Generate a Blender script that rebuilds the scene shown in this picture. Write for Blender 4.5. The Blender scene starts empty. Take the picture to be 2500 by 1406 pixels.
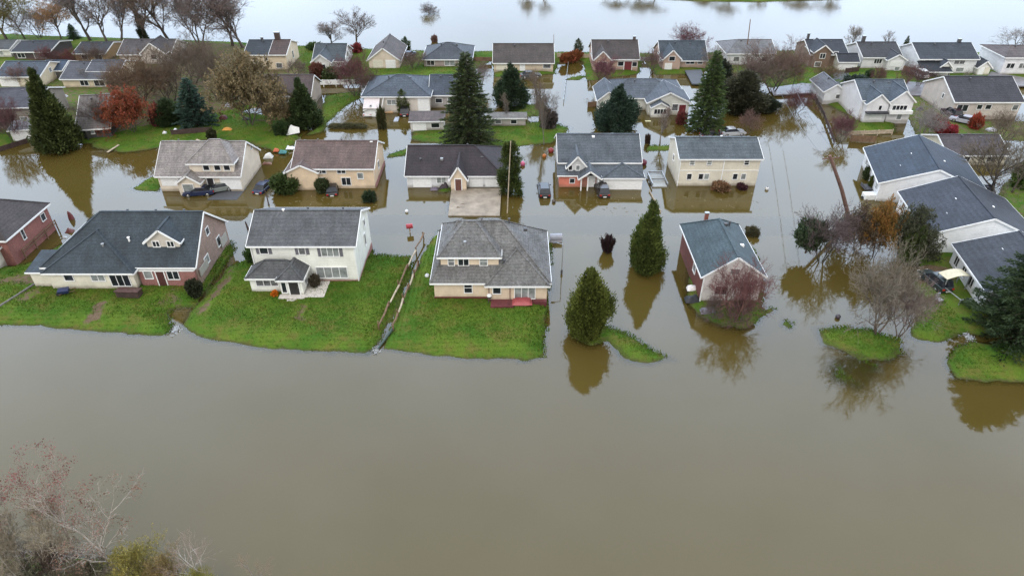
import bpy, bmesh, math, random
import numpy as np
from mathutils import Vector, Matrix
rad = math.radians
random.seed(7); rng = np.random.default_rng(7)
S = bpy.context.scene
COL = S.collection

# ------------------------------------------------------------------ camera, sky, sun, exposure
CAM_H, PITCH, FPX = 47.0, rad(35), 1666.7
cd = bpy.data.cameras.new('camera'); cam = bpy.data.objects.new('camera', cd); COL.objects.link(cam)
cd.sensor_width = 36; cd.lens = 24; cd.clip_start = .5; cd.clip_end = 4000
cam.location = (0, 0, CAM_H); cam.rotation_euler = (rad(90) - PITCH, 0, 0)
S.camera = cam
S.view_settings.view_transform = 'Standard'; S.view_settings.look = 'None'
S.view_settings.gamma = 1; S.view_settings.use_curve_mapping = False
S.view_settings.exposure = 0.52
SUN_EL, SUN_AZ = 48, 200
sd = bpy.data.lights.new('sun', 'SUN'); sun = bpy.data.objects.new('sun', sd); COL.objects.link(sun)
sd.energy = 0.9; sd.angle = rad(25); sd.color = (1, .97, .92)
sun.rotation_euler = (rad(90 - SUN_EL), 0, rad(180 - SUN_AZ))

def nd(nt, typ, **kw):
    n = nt.nodes.new(typ)
    for k, v in kw.items():
        if k in n.inputs.keys() if isinstance(k, str) else False: n.inputs[k].default_value = v
        else: setattr(n, k, v)
    return n
def lk(nt, a, b): nt.links.new(a, b)
def math_n(nt, op, a, b=0.0, clamp=False):
    n = nt.nodes.new('ShaderNodeMath'); n.operation = op; n.use_clamp = clamp
    for i, v in enumerate((a, b)):
        if hasattr(v, 'is_linked'): lk(nt, v, n.inputs[i])
        else: n.inputs[i].default_value = v
    return n.outputs[0]
def mix_c(nt, f, a, b, mode='MIX'):
    n = nt.nodes.new('ShaderNodeMix'); n.data_type = 'RGBA'; n.blend_type = mode
    for i, v in ((0, f), (6, a), (7, b)):
        if hasattr(v, 'is_linked'): lk(nt, v, n.inputs[i])
        else: n.inputs[i].default_value = v if i == 0 or len(v) == 4 else (*v, 1)
    return n.outputs[2]
def noise(nt, vec, scale, detail=3, rough=.5, dim='3D'):
    n = nt.nodes.new('ShaderNodeTexNoise'); n.inputs['Scale'].default_value = scale
    n.inputs['Detail'].default_value = detail; n.inputs['Roughness'].default_value = rough
    if vec: lk(nt, vec, n.inputs['Vector'])
    return n.outputs[0]
def ramp(nt, f, a, b, lo=0., hi=1.):
    n = nt.nodes.new('ShaderNodeMapRange'); n.inputs[1].default_value = a; n.inputs[2].default_value = b
    n.inputs[3].default_value = lo; n.inputs[4].default_value = hi; n.clamp = True
    lk(nt, f, n.inputs[0]); return n.outputs[0]

W = bpy.data.worlds.new('World'); S.world = W; W.use_nodes = True
nt = W.node_tree; nt.nodes.clear()
out = nt.nodes.new('ShaderNodeOutputWorld'); bg = nt.nodes.new('ShaderNodeBackground')
sky = nt.nodes.new('ShaderNodeTexSky'); sky.sky_type = 'NISHITA'; sky.sun_disc = False
sky.sun_elevation = rad(SUN_EL); sky.sun_rotation = rad(SUN_AZ); sky.dust_density = 2
tc = nt.nodes.new('ShaderNodeTexCoord'); sep = nt.nodes.new('ShaderNodeSeparateXYZ')
lk(nt, tc.outputs['Generated'], sep.inputs[0])
cl = noise(nt, tc.outputs['Generated'], 2.6, 5, .55)
north = ramp(nt, sep.outputs[1], -.1, .75, 8.5, 22.0)                # the cloud layer is thinner and brighter to the north
rise = math_n(nt, 'MULTIPLY', ramp(nt, sep.outputs[2], .12, .45, 1.0, 1.5), ramp(nt, sep.outputs[2], .6, .95, 1.0, .72))   # and brightest at middle height
cloud_v = math_n(nt, 'MULTIPLY', math_n(nt, 'MULTIPLY', ramp(nt, cl, .3, .7, .88, 1.12), north), rise)
cc = nt.nodes.new('ShaderNodeCombineColor')
lk(nt, math_n(nt, 'MULTIPLY', cloud_v, ramp(nt, sep.outputs[1], -.1, .7, 1.02, .82)), cc.inputs[0]); lk(nt, math_n(nt, 'MULTIPLY', cloud_v, 1.0), cc.inputs[1])
lk(nt, math_n(nt, 'MULTIPLY', cloud_v, ramp(nt, sep.outputs[1], -.1, .7, .98, 1.27)), cc.inputs[2])
lk(nt, mix_c(nt, .86, sky.outputs[0], cc.outputs[0]), bg.inputs[0]); bg.inputs[1].default_value = 0.1
lk(nt, bg.outputs[0], out.inputs[0])

# ------------------------------------------------------------------ measuring: image point -> point on a level, height of a point above its base
def ray(px, py):
    dx = (px - 1250) / FPX; dy = (703 - py) / FPX
    return dx, math.cos(PITCH) + dy * math.sin(PITCH), -math.sin(PITCH) + dy * math.cos(PITCH)
def at(px, py, z=0.):
    d = ray(px, py); t = (z - CAM_H) / d[2]
    return Vector((d[0] * t, d[1] * t, z))
def zat(px, py, D):
    d = ray(px, py); return CAM_H + d[2] * D / d[1]
def pxm(D, z=0.):
    return FPX / (D * math.cos(PITCH) + (CAM_H - z) * math.sin(PITCH))
def lin(r, g, b, k=1.):
    f = lambda c: (c / 12.92 if c <= .04045 else ((c + .055) / 1.055) ** 2.4)
    return tuple(min(.86, f(v / 255) / k) for v in (r, g, b))

# ------------------------------------------------------------------ mesh builder
class MB:
    def __init__(s): s.v = []; s.f = []
    def poly(s, pts):
        i = len(s.v); s.v += [tuple(p) for p in pts]; s.f.append(tuple(range(i, i + len(pts))))
    def prism(s, pts, down):
        n = len(pts); i = len(s.v); dv = Vector(down)
        s.v += [tuple(p) for p in pts] + [tuple(Vector(p) + dv) for p in pts]
        s.f.append(tuple(range(i, i + n))); s.f.append(tuple(range(i + 2 * n - 1, i + n - 1, -1)))
        for k in range(n): s.f.append((i + k, i + (k + 1) % n, i + n + (k + 1) % n, i + n + k))
    def box(s, x0, x1, y0, y1, z0, z1):
        s.prism([(x0, y0, z1), (x1, y0, z1), (x1, y1, z1), (x0, y1, z1)], (0, 0, z0 - z1))
    def obox(s, c, ax, ay, az):
        c, ax, ay, az = map(Vector, (c, ax, ay, az))
        s.prism([c - ax - ay + az, c + ax - ay + az, c + ax + ay + az, c - ax + ay + az], -2 * az)
    def beam(s, p, q, w, h):
        p, q = Vector(p), Vector(q); d = (q - p)
        if d.length < 1e-5: return
        u = d.normalized(); side = u.cross(Vector((0, 0, 1)))
        if side.length < 1e-3: side = Vector((1, 0, 0))
        side.normalize(); up = side.cross(u)
        s.obox((p + q) / 2, d / 2, side * (w / 2), up * (h / 2))
    def tube(s, pts, rs, n=6, cap=True):
        pts = [Vector(p) for p in pts]; base = len(s.v)
        for k, p in enumerate(pts):
            d = (pts[min(k + 1, len(pts) - 1)] - pts[max(k - 1, 0)]).normalized()
            a = d.cross(Vector((0, 0, 1))) if abs(d.z) < .95 else d.cross(Vector((0, 1, 0)))
            a.normalize(); b = d.cross(a)
            for j in range(n):
                t = 2 * math.pi * j / n
                s.v.append(tuple(p + (a * math.cos(t) + b * math.sin(t)) * rs[k]))
        for k in range(len(pts) - 1):
            for j in range(n):
                s.f.append((base + k * n + j, base + k * n + (j + 1) % n, base + (k + 1) * n + (j + 1) % n, base + (k + 1) * n + j))
        if cap:
            s.f.append(tuple(base + j for j in range(n))[::-1])
            s.f.append(tuple(base + (len(pts) - 1) * n + j for j in range(n)))
    def lathe(s, prof, n=12, c=(0, 0, 0)):
        b = len(s.v); m = len(prof)
        for r, z in prof:
            for j in range(n):
                t = 2 * math.pi * j / n; s.v.append((c[0] + r * math.cos(t), c[1] + r * math.sin(t), c[2] + z))
        for k in range(m - 1):
            for j in range(n): s.f.append((b + k * n + j, b + k * n + (j + 1) % n, b + (k + 1) * n + (j + 1) % n, b + (k + 1) * n + j))
        s.f.append(tuple(b + j for j in range(n))[::-1]); s.f.append(tuple(b + (m - 1) * n + j for j in range(n)))
    def build(s, name, mat, parent=None, bevel=0, smooth=False, loc=None):
        me = bpy.data.meshes.new(name); me.from_pydata(s.v, [], s.f)
        bm = bmesh.new(); bm.from_mesh(me); bmesh.ops.recalc_face_normals(bm, faces=bm.faces); bm.to_mesh(me); bm.free()
        if smooth:
            for p in me.polygons: p.use_smooth = True
        me.materials.append(mat)
        o = bpy.data.objects.new(name, me); COL.objects.link(o)
        if parent: o.parent = parent
        if loc is not None: o.location = loc
        if bevel:
            m = o.modifiers.new('bevel', 'BEVEL'); m.width = bevel; m.segments = 2; m.limit_method = 'ANGLE'
        return o
def tag(o, label, cat, group=None):
    o['label'] = label; o['category'] = cat
    if group: o['group'] = group
    return o
def empty(name, loc, rz=0., label=None, cat=None, group=None):
    o = bpy.data.objects.new(name, None); COL.objects.link(o); o.empty_display_size = .3
    o.location = loc; o.rotation_euler = (0, 0, rz)
    if label: tag(o, label, cat, group)
    return o
def structure(o): o['kind'] = 'structure'; return o

# ------------------------------------------------------------------ materials
MATS = {}
def new_mat(name):
    m = bpy.data.materials.new(name); m.use_nodes = True
    t = m.node_tree; b = t.nodes['Principled BSDF']; return m, t, b
def coords(t, rnd=True):
    tc = t.nodes.new('ShaderNodeTexCoord')
    if not rnd: return tc.outputs['Object']
    oi = t.nodes.new('ShaderNodeObjectInfo'); a = t.nodes.new('ShaderNodeVectorMath'); a.operation = 'MULTIPLY_ADD'
    lk(t, oi.outputs['Random'], a.inputs[0]); a.inputs[1].default_value = (37, 61, 23); lk(t, tc.outputs['Object'], a.inputs[2])
    return a.outputs[0]
def bump(t, b, h, strength, dist):
    n = t.nodes.new('ShaderNodeBump'); n.inputs['Strength'].default_value = strength; n.inputs['Distance'].default_value = dist
    lk(t, h, n.inputs['Height']); lk(t, n.outputs[0], b.inputs['Normal'])
def shingle(c, key, rumple=False):
    if key in MATS: return MATS[key]
    m, t, b = new_mat(key); v = coords(t)
    f1 = noise(t, v, 4.5, 3, .8); f2 = noise(t, v, .5, 4, .6); f3 = noise(t, v, 1.7, 2)
    mp = t.nodes.new('ShaderNodeMapping'); mp.inputs['Scale'].default_value = (1.6, .25, .25); lk(t, v, mp.inputs[0])
    k = math_n(t, 'MULTIPLY', ramp(t, f1, .3, .7, .6, 1.4), ramp(t, f2, .3, .72, .72, 1.24)); k = math_n(t, 'MULTIPLY', k, ramp(t, noise(t, mp.outputs[0], 1.5, 4, .6), .3, .7, .85, 1.15))
    w = t.nodes.new('ShaderNodeTexWave'); w.wave_type = 'BANDS'; w.bands_direction = 'Z'; w.inputs['Scale'].default_value = 1.3
    w.inputs['Distortion'].default_value = .6; lk(t, v, w.inputs['Vector'])
    k = math_n(t, 'MULTIPLY', k, ramp(t, w.outputs['Fac'], 0, 1, .9, 1.08))
    c2 = mix_c(t, ramp(t, f3, .45, .72, 0, .35), c, tuple(x * y for x, y in zip(c, (.85, .98, .82))))
    hs = t.nodes.new('ShaderNodeVectorMath'); hs.operation = 'SCALE'; lk(t, c2, hs.inputs[0]); lk(t, k, hs.inputs['Scale'])
    lk(t, hs.outputs[0], b.inputs['Base Color']); b.inputs['Roughness'].default_value = .75
    b.inputs['Specular IOR Level'].default_value = .35
    if rumple:
        r1 = noise(t, v, 1.1, 4, .65); bump(t, b, math_n(t, 'ADD', math_n(t, 'MULTIPLY', f1, .15), r1), 1., .5)
    else: bump(t, b, math_n(t, 'ADD', f1, math_n(t, 'MULTIPLY', f3, 1.5)), .6, .05)
    MATS[key] = m; return m
def siding(c, key, lap=True, rough=.6, var=.1):
    if key in MATS: return MATS[key]
    m, t, b = new_mat(key); v = coords(t)
    f = noise(t, v, .7, 4, .6); g = noise(t, v, 6, 2)
    k = math_n(t, 'MULTIPLY', ramp(t, f, .3, .7, 1 - var * 1.6, 1 + var * .6), ramp(t, g, .2, .8, 1 - var * .5, 1 + var * .4))
    if lap:
        w = t.nodes.new('ShaderNodeTexWave'); w.wave_type = 'BANDS'; w.bands_direction = 'Z'; w.wave_profile = 'SAW'
        w.inputs['Scale'].default_value = 1.4; lk(t, v, w.inputs['Vector'])
        k = math_n(t, 'MULTIPLY', k, ramp(t, w.outputs['Fac'], 0, 1, .9, 1.03)); bump(t, b, w.outputs['Fac'], .4, .02)
    hs = t.nodes.new('ShaderNodeVectorMath'); hs.operation = 'SCALE'; lk(t, k, hs.inputs['Scale'])
    tc = t.nodes.new('ShaderNodeTexCoord'); sp = t.nodes.new('ShaderNodeSeparateXYZ'); lk(t, tc.outputs['Object'], sp.inputs[0])   # mud left by the flood at the foot of the wall
    mud = math_n(t, 'MULTIPLY', ramp(t, math_n(t, 'ADD', sp.outputs[2], ramp(t, f, .3, .7, -.12, .12)), .12, .5, .55, 0), 1)
    mp = t.nodes.new('ShaderNodeMapping'); mp.inputs['Scale'].default_value = (2.2, 2.2, .12); lk(t, v, mp.inputs[0]); drip = ramp(t, noise(t, mp.outputs[0], 1.4, 3, .6), .55, .78, 0, .12)
    lk(t, mix_c(t, math_n(t, 'MAXIMUM', mud, drip), c, (.16, .125, .085)), hs.inputs[0])
    lk(t, hs.outputs[0], b.inputs['Base Color']); b.inputs['Roughness'].default_value = rough; MATS[key] = m; return m
def brick(c, key):
    if key in MATS: return MATS[key]
    m, t, b = new_mat(key); v = coords(t)
    f = noise(t, v, 5, 3, .7); g = noise(t, v, .6, 3)
    k = math_n(t, 'MULTIPLY', ramp(t, f, .3, .7, .75, 1.25), ramp(t, g, .3, .7, .85, 1.12))
    hs = t.nodes.new('ShaderNodeVectorMath'); hs.operation = 'SCALE'
    lk(t, mix_c(t, ramp(t, noise(t, v, 9, 1), .55, .7, 0, .5), c, tuple(min(.8, x * 1.5 + .03) for x in c)), hs.inputs[0]); lk(t, k, hs.inputs['Scale'])
    lk(t, hs.outputs[0], b.inputs['Base Color']); b.inputs['Roughness'].default_value = .85; bump(t, b, f, .4, .03); MATS[key] = m; return m
def plain(c, key, rough=.5, metal=0., var=.12, scale=3.):
    if key in MATS: return MATS[key]
    m, t, b = new_mat(key); v = coords(t)
    hs = t.nodes.new('ShaderNodeVectorMath'); hs.operation = 'SCALE'; hs.inputs[0].default_value = c
    lk(t, ramp(t, noise(t, v, scale, 4, .6), .3, .7, 1 - var, 1 + var), hs.inputs['Scale'])
    lk(t, hs.outputs[0], b.inputs['Base Color']); b.inputs['Roughness'].default_value = rough; b.inputs['Metallic'].default_value = metal
    MATS[key] = m; return m
GLASS = plain((.018, .022, .028), 'window_glass', .06, var=.5, scale=.8)
BLIND = plain((.12, .125, .13), 'blind_glass', .1, var=.6, scale=2.)
CURTAIN = plain((.22, .24, .24), 'curtained_glass', .12, var=.4, scale=1.2)
WHITE = plain((.72, .73, .73), 'white_trim', .5, var=.07)
GREYMETAL = plain((.3, .31, .32), 'grey_metal', .4, .4)
LEAD = plain((.06, .06, .065), 'dark_vent', .6)
RUBBER = plain((.02, .02, .02), 'rubber', .8)
CHROME = plain((.5, .5, .5), 'chrome', .25, .9)
LAMP = plain((.7, .7, .68), 'lamp_glass', .15)
REDLAMP = plain((.35, .02, .015), 'red_lamp', .2)
CONCRETE = plain(lin(176, 164, 148, 1.75), 'concrete', .9, var=.3, scale=.7)
WOOD = plain((.14, .085, .05), 'weathered_wood', .85, var=.4, scale=2)
PALEWOOD = plain((.36, .3, .22), 'pale_wood', .85, var=.35, scale=2)
DARKWOOD = plain((.05, .03, .026), 'dark_wood', .8, var=.4, scale=2)
ASPHALT = plain((.06, .064, .074), 'asphalt', .75, var=.15, scale=.25)

def veg_mat(name, rough=.65, trans=.25, tintlo=.4, tinthi=1.75):
    m, t, b = new_mat(name)
    oi = t.nodes.new('ShaderNodeObjectInfo'); at_ = t.nodes.new('ShaderNodeAttribute'); at_.attribute_name = 'tint'
    k = ramp(t, at_.outputs['Fac'], 0, 1, tintlo, tinthi)
    hs = t.nodes.new('ShaderNodeVectorMath'); hs.operation = 'SCALE'; lk(t, oi.outputs['Color'], hs.inputs[0]); lk(t, k, hs.inputs['Scale'])
    hue = t.nodes.new('ShaderNodeHueSaturation'); lk(t, hs.outputs[0], hue.inputs['Color'])
    lk(t, ramp(t, at_.outputs['Fac'], 0, 1, .515, .485), hue.inputs['Hue'])
    lk(t, hue.outputs[0], b.inputs['Base Color']); b.inputs['Roughness'].default_value = rough
    b.inputs['Specular IOR Level'].default_value = .25
    if trans:
        tr = t.nodes.new('ShaderNodeBsdfTranslucent'); lk(t, hue.outputs[0], tr.inputs[0]); mx = t.nodes.new('ShaderNodeMixShader')
        mx.inputs[0].default_value = trans; lk(t, b.outputs[0], mx.inputs[1]); lk(t, tr.outputs[0], mx.inputs[2])
        lk(t, mx.outputs[0], t.nodes['Material Output'].inputs[0])
    return m
LEAF = veg_mat('foliage'); TWIG = veg_mat('twigs', .8, 0, .6, 1.4)
def bark_mat():
    m, t, b = new_mat('bark'); oi = t.nodes.new('ShaderNodeObjectInfo'); v = coords(t)
    hs = t.nodes.new('ShaderNodeVectorMath'); hs.operation = 'SCALE'; lk(t, oi.outputs['Color'], hs.inputs[0])
    lk(t, ramp(t, noise(t, v, 3, 4, .7), .3, .7, .6, 1.4), hs.inputs['Scale']); lk(t, hs.outputs[0], b.inputs['Base Color'])
    b.inputs['Roughness'].default_value = .9; return m
BARK = bark_mat()

# ------------------------------------------------------------------ ground, lawns, water
def snoise(x, y, s):
    return (np.sin(x * s + 1.3 * np.sin(y * s * .7)) + np.sin(y * s * 1.31 + 1.7 * np.sin(x * s * .53 + 2)) + .6 * np.sin((x + y) * s * 2.1 + 1)
            + .5 * np.sin((x * .8 - y) * s * 3.7 + 4)) / 3.1
def poly_sd(x, y, P):
    d = np.full(x.shape, 1e9); ins = np.zeros(x.shape, bool); n = len(P)
    for i in range(n):
        (ax, ay), (bx, by) = P[i], P[(i + 1) % n]
        ex, ey = bx - ax, by - ay; t = np.clip(((x - ax) * ex + (y - ay) * ey) / (ex * ex + ey * ey + 1e-9), 0, 1)
        d = np.minimum(d, np.hypot(x - ax - t * ex, y - ay - t * ey))
        c = ((ay > y) != (by > y)) & (x < (bx - ax) * (y - ay) / (by - ay + 1e-12) + ax); ins ^= c
    return np.where(ins, d, -d)
def wp(pts, z=0.): return [tuple(at(px, py, z)[:2]) for px, py in pts]
# (outline, height above the flood, half width of its bank, soil share)
PATCH = [
 ([(-90, 792), (0, 795), (100, 797), (200, 806), (310, 817), (400, 819), (418, 806), (408, 765), (425, 752), (478, 748), (520, 690), (575, 610), (560, 590), (160, 590), (60, 650), (-90, 640)], .62, 1.1, 0),
 ([(440, 796), (480, 820), (600, 846), (720, 856), (900, 864), (925, 835), (960, 770), (1010, 660), (1000, 628), (918, 622), (890, 600), (640, 590), (610, 630), (560, 650), (500, 720)], .62, 1.1, 0),
 ([(935, 852), (1010, 863), (1150, 876), (1290, 880), (1326, 868), (1337, 740), (1345, 600), (1075, 560), (1055, 585), (1030, 625), (985, 720), (950, 800)], .62, 1.0, 0),
 ([(1475, 790), (1520, 806), (1580, 842), (1650, 880), (1580, 891), (1520, 882), (1480, 840), (1440, 850), (1395, 830), (1400, 795)], .3, .9, 0),
 ([(1668, 735), (1700, 775), (1760, 800), (1830, 806), (1858, 790), (1870, 765), (1866, 680), (1840, 600), (1690, 600), (1672, 690)], .3, .8, .25),
 ([(1852, 762), (1865, 748), (1890, 750), (1896, 762), (1870, 772)], .18, .5, 0),
 ([(1903, 792), (1912, 780), (1940, 784), (1946, 800), (1925, 812)], .18, .5, .1),
 ([(1985, 800), (2050, 792), (2120, 800), (2200, 826), (2215, 872), (2165, 892), (2075, 872), (2000, 845)], .22, .9, .1),
 ([(1990, 850), (2060, 842), (2200, 860), (2200, 930), (2120, 985), (2000, 960), (1975, 880)], -.03, 2.4, .1),
 ([(2214, 822), (2240, 740), (2225, 690), (2240, 630), (2330, 560), (2620, 560), (2620, 790), (2500, 792), (2400, 820), (2355, 812), (2325, 826), (2290, 840)], .55, .9, 0),
 ([(2305, 880), (2330, 926), (2420, 934), (2640, 938), (2640, 835), (2420, 838), (2370, 832), (2330, 850)], .5, .9, .05),
 ([(318, 462), (350, 440), (385, 425), (400, 440), (398, 470), (350, 470)], .3, .6, .1),
 ([(215, 362), (300, 377), (400, 362), (500, 345), (600, 350), (700, 385), (735, 335), (700, 285), (560, 270), (380, 280), (240, 315)], .35, 1.2, .15),
 ([(995, 342), (1002, 318), (1080, 303), (1200, 300), (1340, 296), (1395, 312), (1388, 335), (1345, 352), (1230, 364), (1120, 362)], .35, 1.2, .1),
 ([(735, 335), (770, 308), (790, 232), (880, 222), (892, 238), (845, 262), (805, 300), (790, 325)], .35, 1.2, .1),
 ([(938, 388), (945, 375), (1000, 358), (1015, 372), (985, 386)], .2, .7, 0),
 ([(1570, 372), (1580, 355), (1645, 352), (1645, 370)], .2, .5, 0),
 ([(1232, 272), (1270, 255), (1340, 250), (1345, 285), (1230, 295)], .2, 1, .3),
 ([(1060, 470), (1075, 456), (1105, 456), (1100, 472)], .2, .5, 0), ([(1090, 520), (1102, 462), (1226, 460), (1222, 526)], .16, .5, 1),
 ([(2075, 330), (2065, 280), (1985, 240), (2000, 215), (2080, 250), (2190, 290), (2185, 325)], .4, 1, .1),
 ([(2230, 330), (2180, 240), (2290, 215), (2330, 290), (2700, 300), (2700, 350), (2300, 345)], .35, 1.4, .45),
 ([(2395, 505), (2440, 440), (2700, 430), (2700, 530), (2500, 540)], .2, 1.2, .35),
 ([(-300, 70), (0, 82), (250, 92), (420, 97), (600, 104), (780, 116), (960, 124), (1150, 127), (1205, 126), (1360, 128), (1500, 131), (1640, 132), (1770, 129), (1960, 124), (2200, 128), (2420, 128), (2800, 118),
   (2800, 215), (2280, 210), (2180, 235), (2080, 225), (1990, 228), (1880, 215), (1840, 190), (1740, 170), (1690, 182), (1600, 185), (1572, 150), (1560, 182), (1430, 200), (1420, 150), (1372, 145), (1355, 182), (1205, 190), (1200, 150),
   (1180, 160), (1110, 205), (900, 205), (770, 200), (690, 240), (560, 285), (280, 345), (200, 352), (110, 340), (0, 362), (-300, 420)], .5, 1.1, .18),
 ([(255, 100), (560, 108), (740, 125), (760, 190), (690, 235), (560, 280), (280, 335), (230, 240)], .55, .6, .62),
 ([(-300, 150), (250, 160), (260, 250), (240, 330), (-300, 330)], .53, .6, .5),
 ([(1370, 195), (1425, 182), (1425, 196), (1390, 198)], .1, .4, 0),
 ([(1530, -8), (1700, 3), (1850, 5), (2060, -1), (2150, -14), (2400, -40), (1500, -60)], .7, 1, .25),
 ([(-400, 1440), (-60, 1350), (120, 1352), (300, 1370), (520, 1420), (700, 1520), (-400, 1700)], .5, 1.0, .6),
]
SOIL = [([(205, 782), (235, 742), (262, 738), (240, 782)], .9), ([(718, 788), (735, 748), (748, 746), (738, 786)], .9), ([(500, 735), (590, 615), (560, 690), (520, 740)], .8), ([(478, 752), (500, 735), (520, 738), (490, 770)], .8),
        ([(-40, 690), (110, 660), (135, 672), (60, 700)], .7), ([(60, 745), (130, 690), (120, 680), (20, 740)], .6), ([(360, 745), (430, 700), (470, 740)], .4), ([(2160, 665), (2240, 640), (2330, 655), (2330, 690), (2250, 690)], .8)]
WPATCH = [(wp(p), h, w, s) for p, h, w, s in PATCH]
WSOIL = [(wp(p, .5), s) for p, s in SOIL]
def ground_h(x, y):
    z = np.full(x.shape, -.9); soil = np.full(x.shape, .3)
    nz = snoise(x, y, 1.1) * .28 + snoise(x + 40, y, 3.1) * .12
    for P, h, w, s in WPATCH:
        xs = [p[0] for p in P]; ys = [p[1] for p in P]
        m = (x > min(xs) - 5) & (x < max(xs) + 5) & (y > min(ys) - 5) & (y < max(ys) + 5)
        if not m.any(): continue
        d = poly_sd(x[m], y[m], P) + nz[m]
        if h > .1:
            t = np.clip((d + w * .6) / (w * 3.2), 0, 1); t = 1 - (1 - t) ** 2
            hh = -.35 + (h + .35) * t
        else:
            t = np.clip(d / w * .5 + .5, 0, 1); hh = -.9 + (h + .9) * t * t * (3 - 2 * t)
        hh = np.where(d < -3, -.9, np.where(d < -w * .6, np.maximum(-.9, -.35 + (d + w * .6) * .35), hh))
        up = hh > z[m]; zz = z[m]; zz[up] = hh[up]; z[m] = zz
        so = soil[m]; so[up] = s; soil[m] = so
    return z + snoise(x, y, .5) * .04 + snoise(x, y, 2.3) * .025, soil
def axis(lo, hi, step, far):
    a = np.arange(lo, hi, step); return np.concatenate([[-far, lo - 200, lo - 60, lo - 20], a, [hi + 20, hi + 60, hi + 200, far]])
def grid_mesh(name, xs, ys, zf, mat, attrs=None):
    X, Y = np.meshgrid(xs, ys); Z = zf(X, Y) if callable(zf) else zf
    nx, ny = len(xs), len(ys); me = bpy.data.meshes.new(name)
    me.vertices.add(nx * ny); me.vertices.foreach_set('co', np.stack([X, Y, Z], -1).astype(np.float32).ravel())
    i = (np.arange(ny - 1)[:, None] * nx + np.arange(nx - 1)).ravel()
    q = np.stack([i, i + 1, i + nx + 1, i + nx], -1)
    me.loops.add(q.size); me.loops.foreach_set('vertex_index', q.ravel().astype(np.int32))
    me.polygons.add(len(q)); me.polygons.foreach_set('loop_start', np.arange(0, q.size, 4, dtype=np.int32))
    me.polygons.foreach_set('use_smooth', np.ones(len(q), bool))
    for k, v in (attrs or {}).items():
        a = me.attributes.new(k, 'FLOAT', 'POINT'); a.data.foreach_set('value', v.astype(np.float32).ravel())
    me.update(calc_edges=True); me.materials.append(mat)
    o = bpy.data.objects.new(name, me); COL.objects.link(o); return o
gx = axis(-108, 124, .55, 1500); gy = axis(22, 236, .55, 2200)
GX, GY = np.meshgrid(gx, gy); GZ, GS = ground_h(GX, GY)
for P, s in WSOIL:
    d = poly_sd(GX, GY, P) + snoise(GX, GY, 1.7) * .4; GS = np.maximum(GS, np.clip(d / .8 + .5, 0, 1) * s)
GZ[(GY > 240) | (GY < 15) | (np.abs(GX) > 260)] = -1.5

def ground_mat():
    m, t, b = new_mat('ground_grass_and_mud'); v = coords(t, False)
    a = t.nodes.new('ShaderNodeAttribute'); a.attribute_name = 'soil'
    n1 = noise(t, v, .22, 4, .6); n2 = noise(t, v, 1.4, 4, .7); n3 = noise(t, v, 7, 2, .7)
    g = mix_c(t, ramp(t, n1, .38, .62), (.042, .100, .011), (.082, .130, .016))
    g = mix_c(t, ramp(t, noise(t, v, .55, 4, .65), .48, .68, 0, .75), g, (.115, .100, .026))
    s = mix_c(t, ramp(t, n2, .3, .7), (.075, .05, .03), (.15, .11, .075))
    f = math_n(t, 'ADD', a.outputs['Fac'], ramp(t, n2, .3, .7, -.35, .35), True)
    c = mix_c(t, ramp(t, f, .35, .7), g, s)
    sp = t.nodes.new('ShaderNodeSeparateXYZ'); lk(t, v, sp.inputs[0])                       # soaked silt along the waterline
    wet = math_n(t, 'ADD', ramp(t, sp.outputs[2], .02, .17, 1, 0), ramp(t, n2, .35, .65, -.45, .25), True)
    c = mix_c(t, math_n(t, 'MULTIPLY', wet, .75), c, (.055, .045, .024))
    hs = t.nodes.new('ShaderNodeVectorMath'); hs.operation = 'SCALE'; lk(t, c, hs.inputs[0]); lk(t, ramp(t, n3, .25, .75, .75, 1.25), hs.inputs['Scale'])
    lk(t, hs.outputs[0], b.inputs['Base Color']); b.inputs['Roughness'].default_value = .95; b.inputs['Specular IOR Level'].default_value = .1
    bump(t, b, n3, .8, .12); return m
structure(grid_mesh('ground', gx, gy, GZ, ground_mat(), {'soil': GS}))

# road and driveways: sheets just under or above the flood
def sheet(name, px, z, mat, thick=.25):
    m = MB(); m.prism([(p[0], p[1], z) for p in wp(px, z)], (0, 0, -thick)); return structure(m.build(name, mat))
ROADZ = -.045
m = MB()
def rstrip(mb, a, b, w, z, th=.2):
    a, b = Vector((*a, 0)), Vector((*b, 0)); u = (b - a).normalized(); s = Vector((-u.y, u.x, 0)) * w / 2
    mb.prism([a - s + Vector((0, 0, z)), b - s + Vector((0, 0, z)), b + s + Vector((0, 0, z)), a + s + Vector((0, 0, z))], (0, 0, -th))
p0, p1 = at(-100, 545), at(2000, 552)
rstrip(m, p0[:2], p1[:2], 5.6, ROADZ); structure(m.build('road', ASPHALT))
m = MB(); rstrip(m, at(1300, 524)[:2], at(1880, 533)[:2], .55, -.012); structure(m.build('kerb', CONCRETE))
sheet('driveway', [(1094, 526), (1102, 461), (1224, 460), (1220, 526)], .19, CONCRETE)
sheet('driveway', [(505, 488), (545, 459), (602, 459), (578, 488)], .03, ASPHALT)
sheet('driveway', [(995, 520), (1002, 470), (1080, 470), (1068, 522)], -.05, ASPHALT)
sheet('driveway', [(2035, 208), (2033, 172), (2072, 175), (2075, 210)], .52, ASPHALT)
sheet('driveway', [(1690, 205), (1672, 172), (1712, 170), (1728, 205)], .52, ASPHALT)
sheet('street', [(2175, 232), (2195, 198), (2330, 206), (2330, 235)], .52, plain((.13, .12, .125), 'wet_road', .4, var=.25, scale=.5))
sheet('street', [(1880, 215), (1960, 203), (2060, 212), (2060, 222), (1890, 232)], .52, plain((.13, .12, .125), 'wet_road'))
sheet('street', [(2390, 210), (2420, 175), (2530, 195), (2530, 210)], .53, plain((.13, .12, .125), 'wet_road'))

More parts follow.
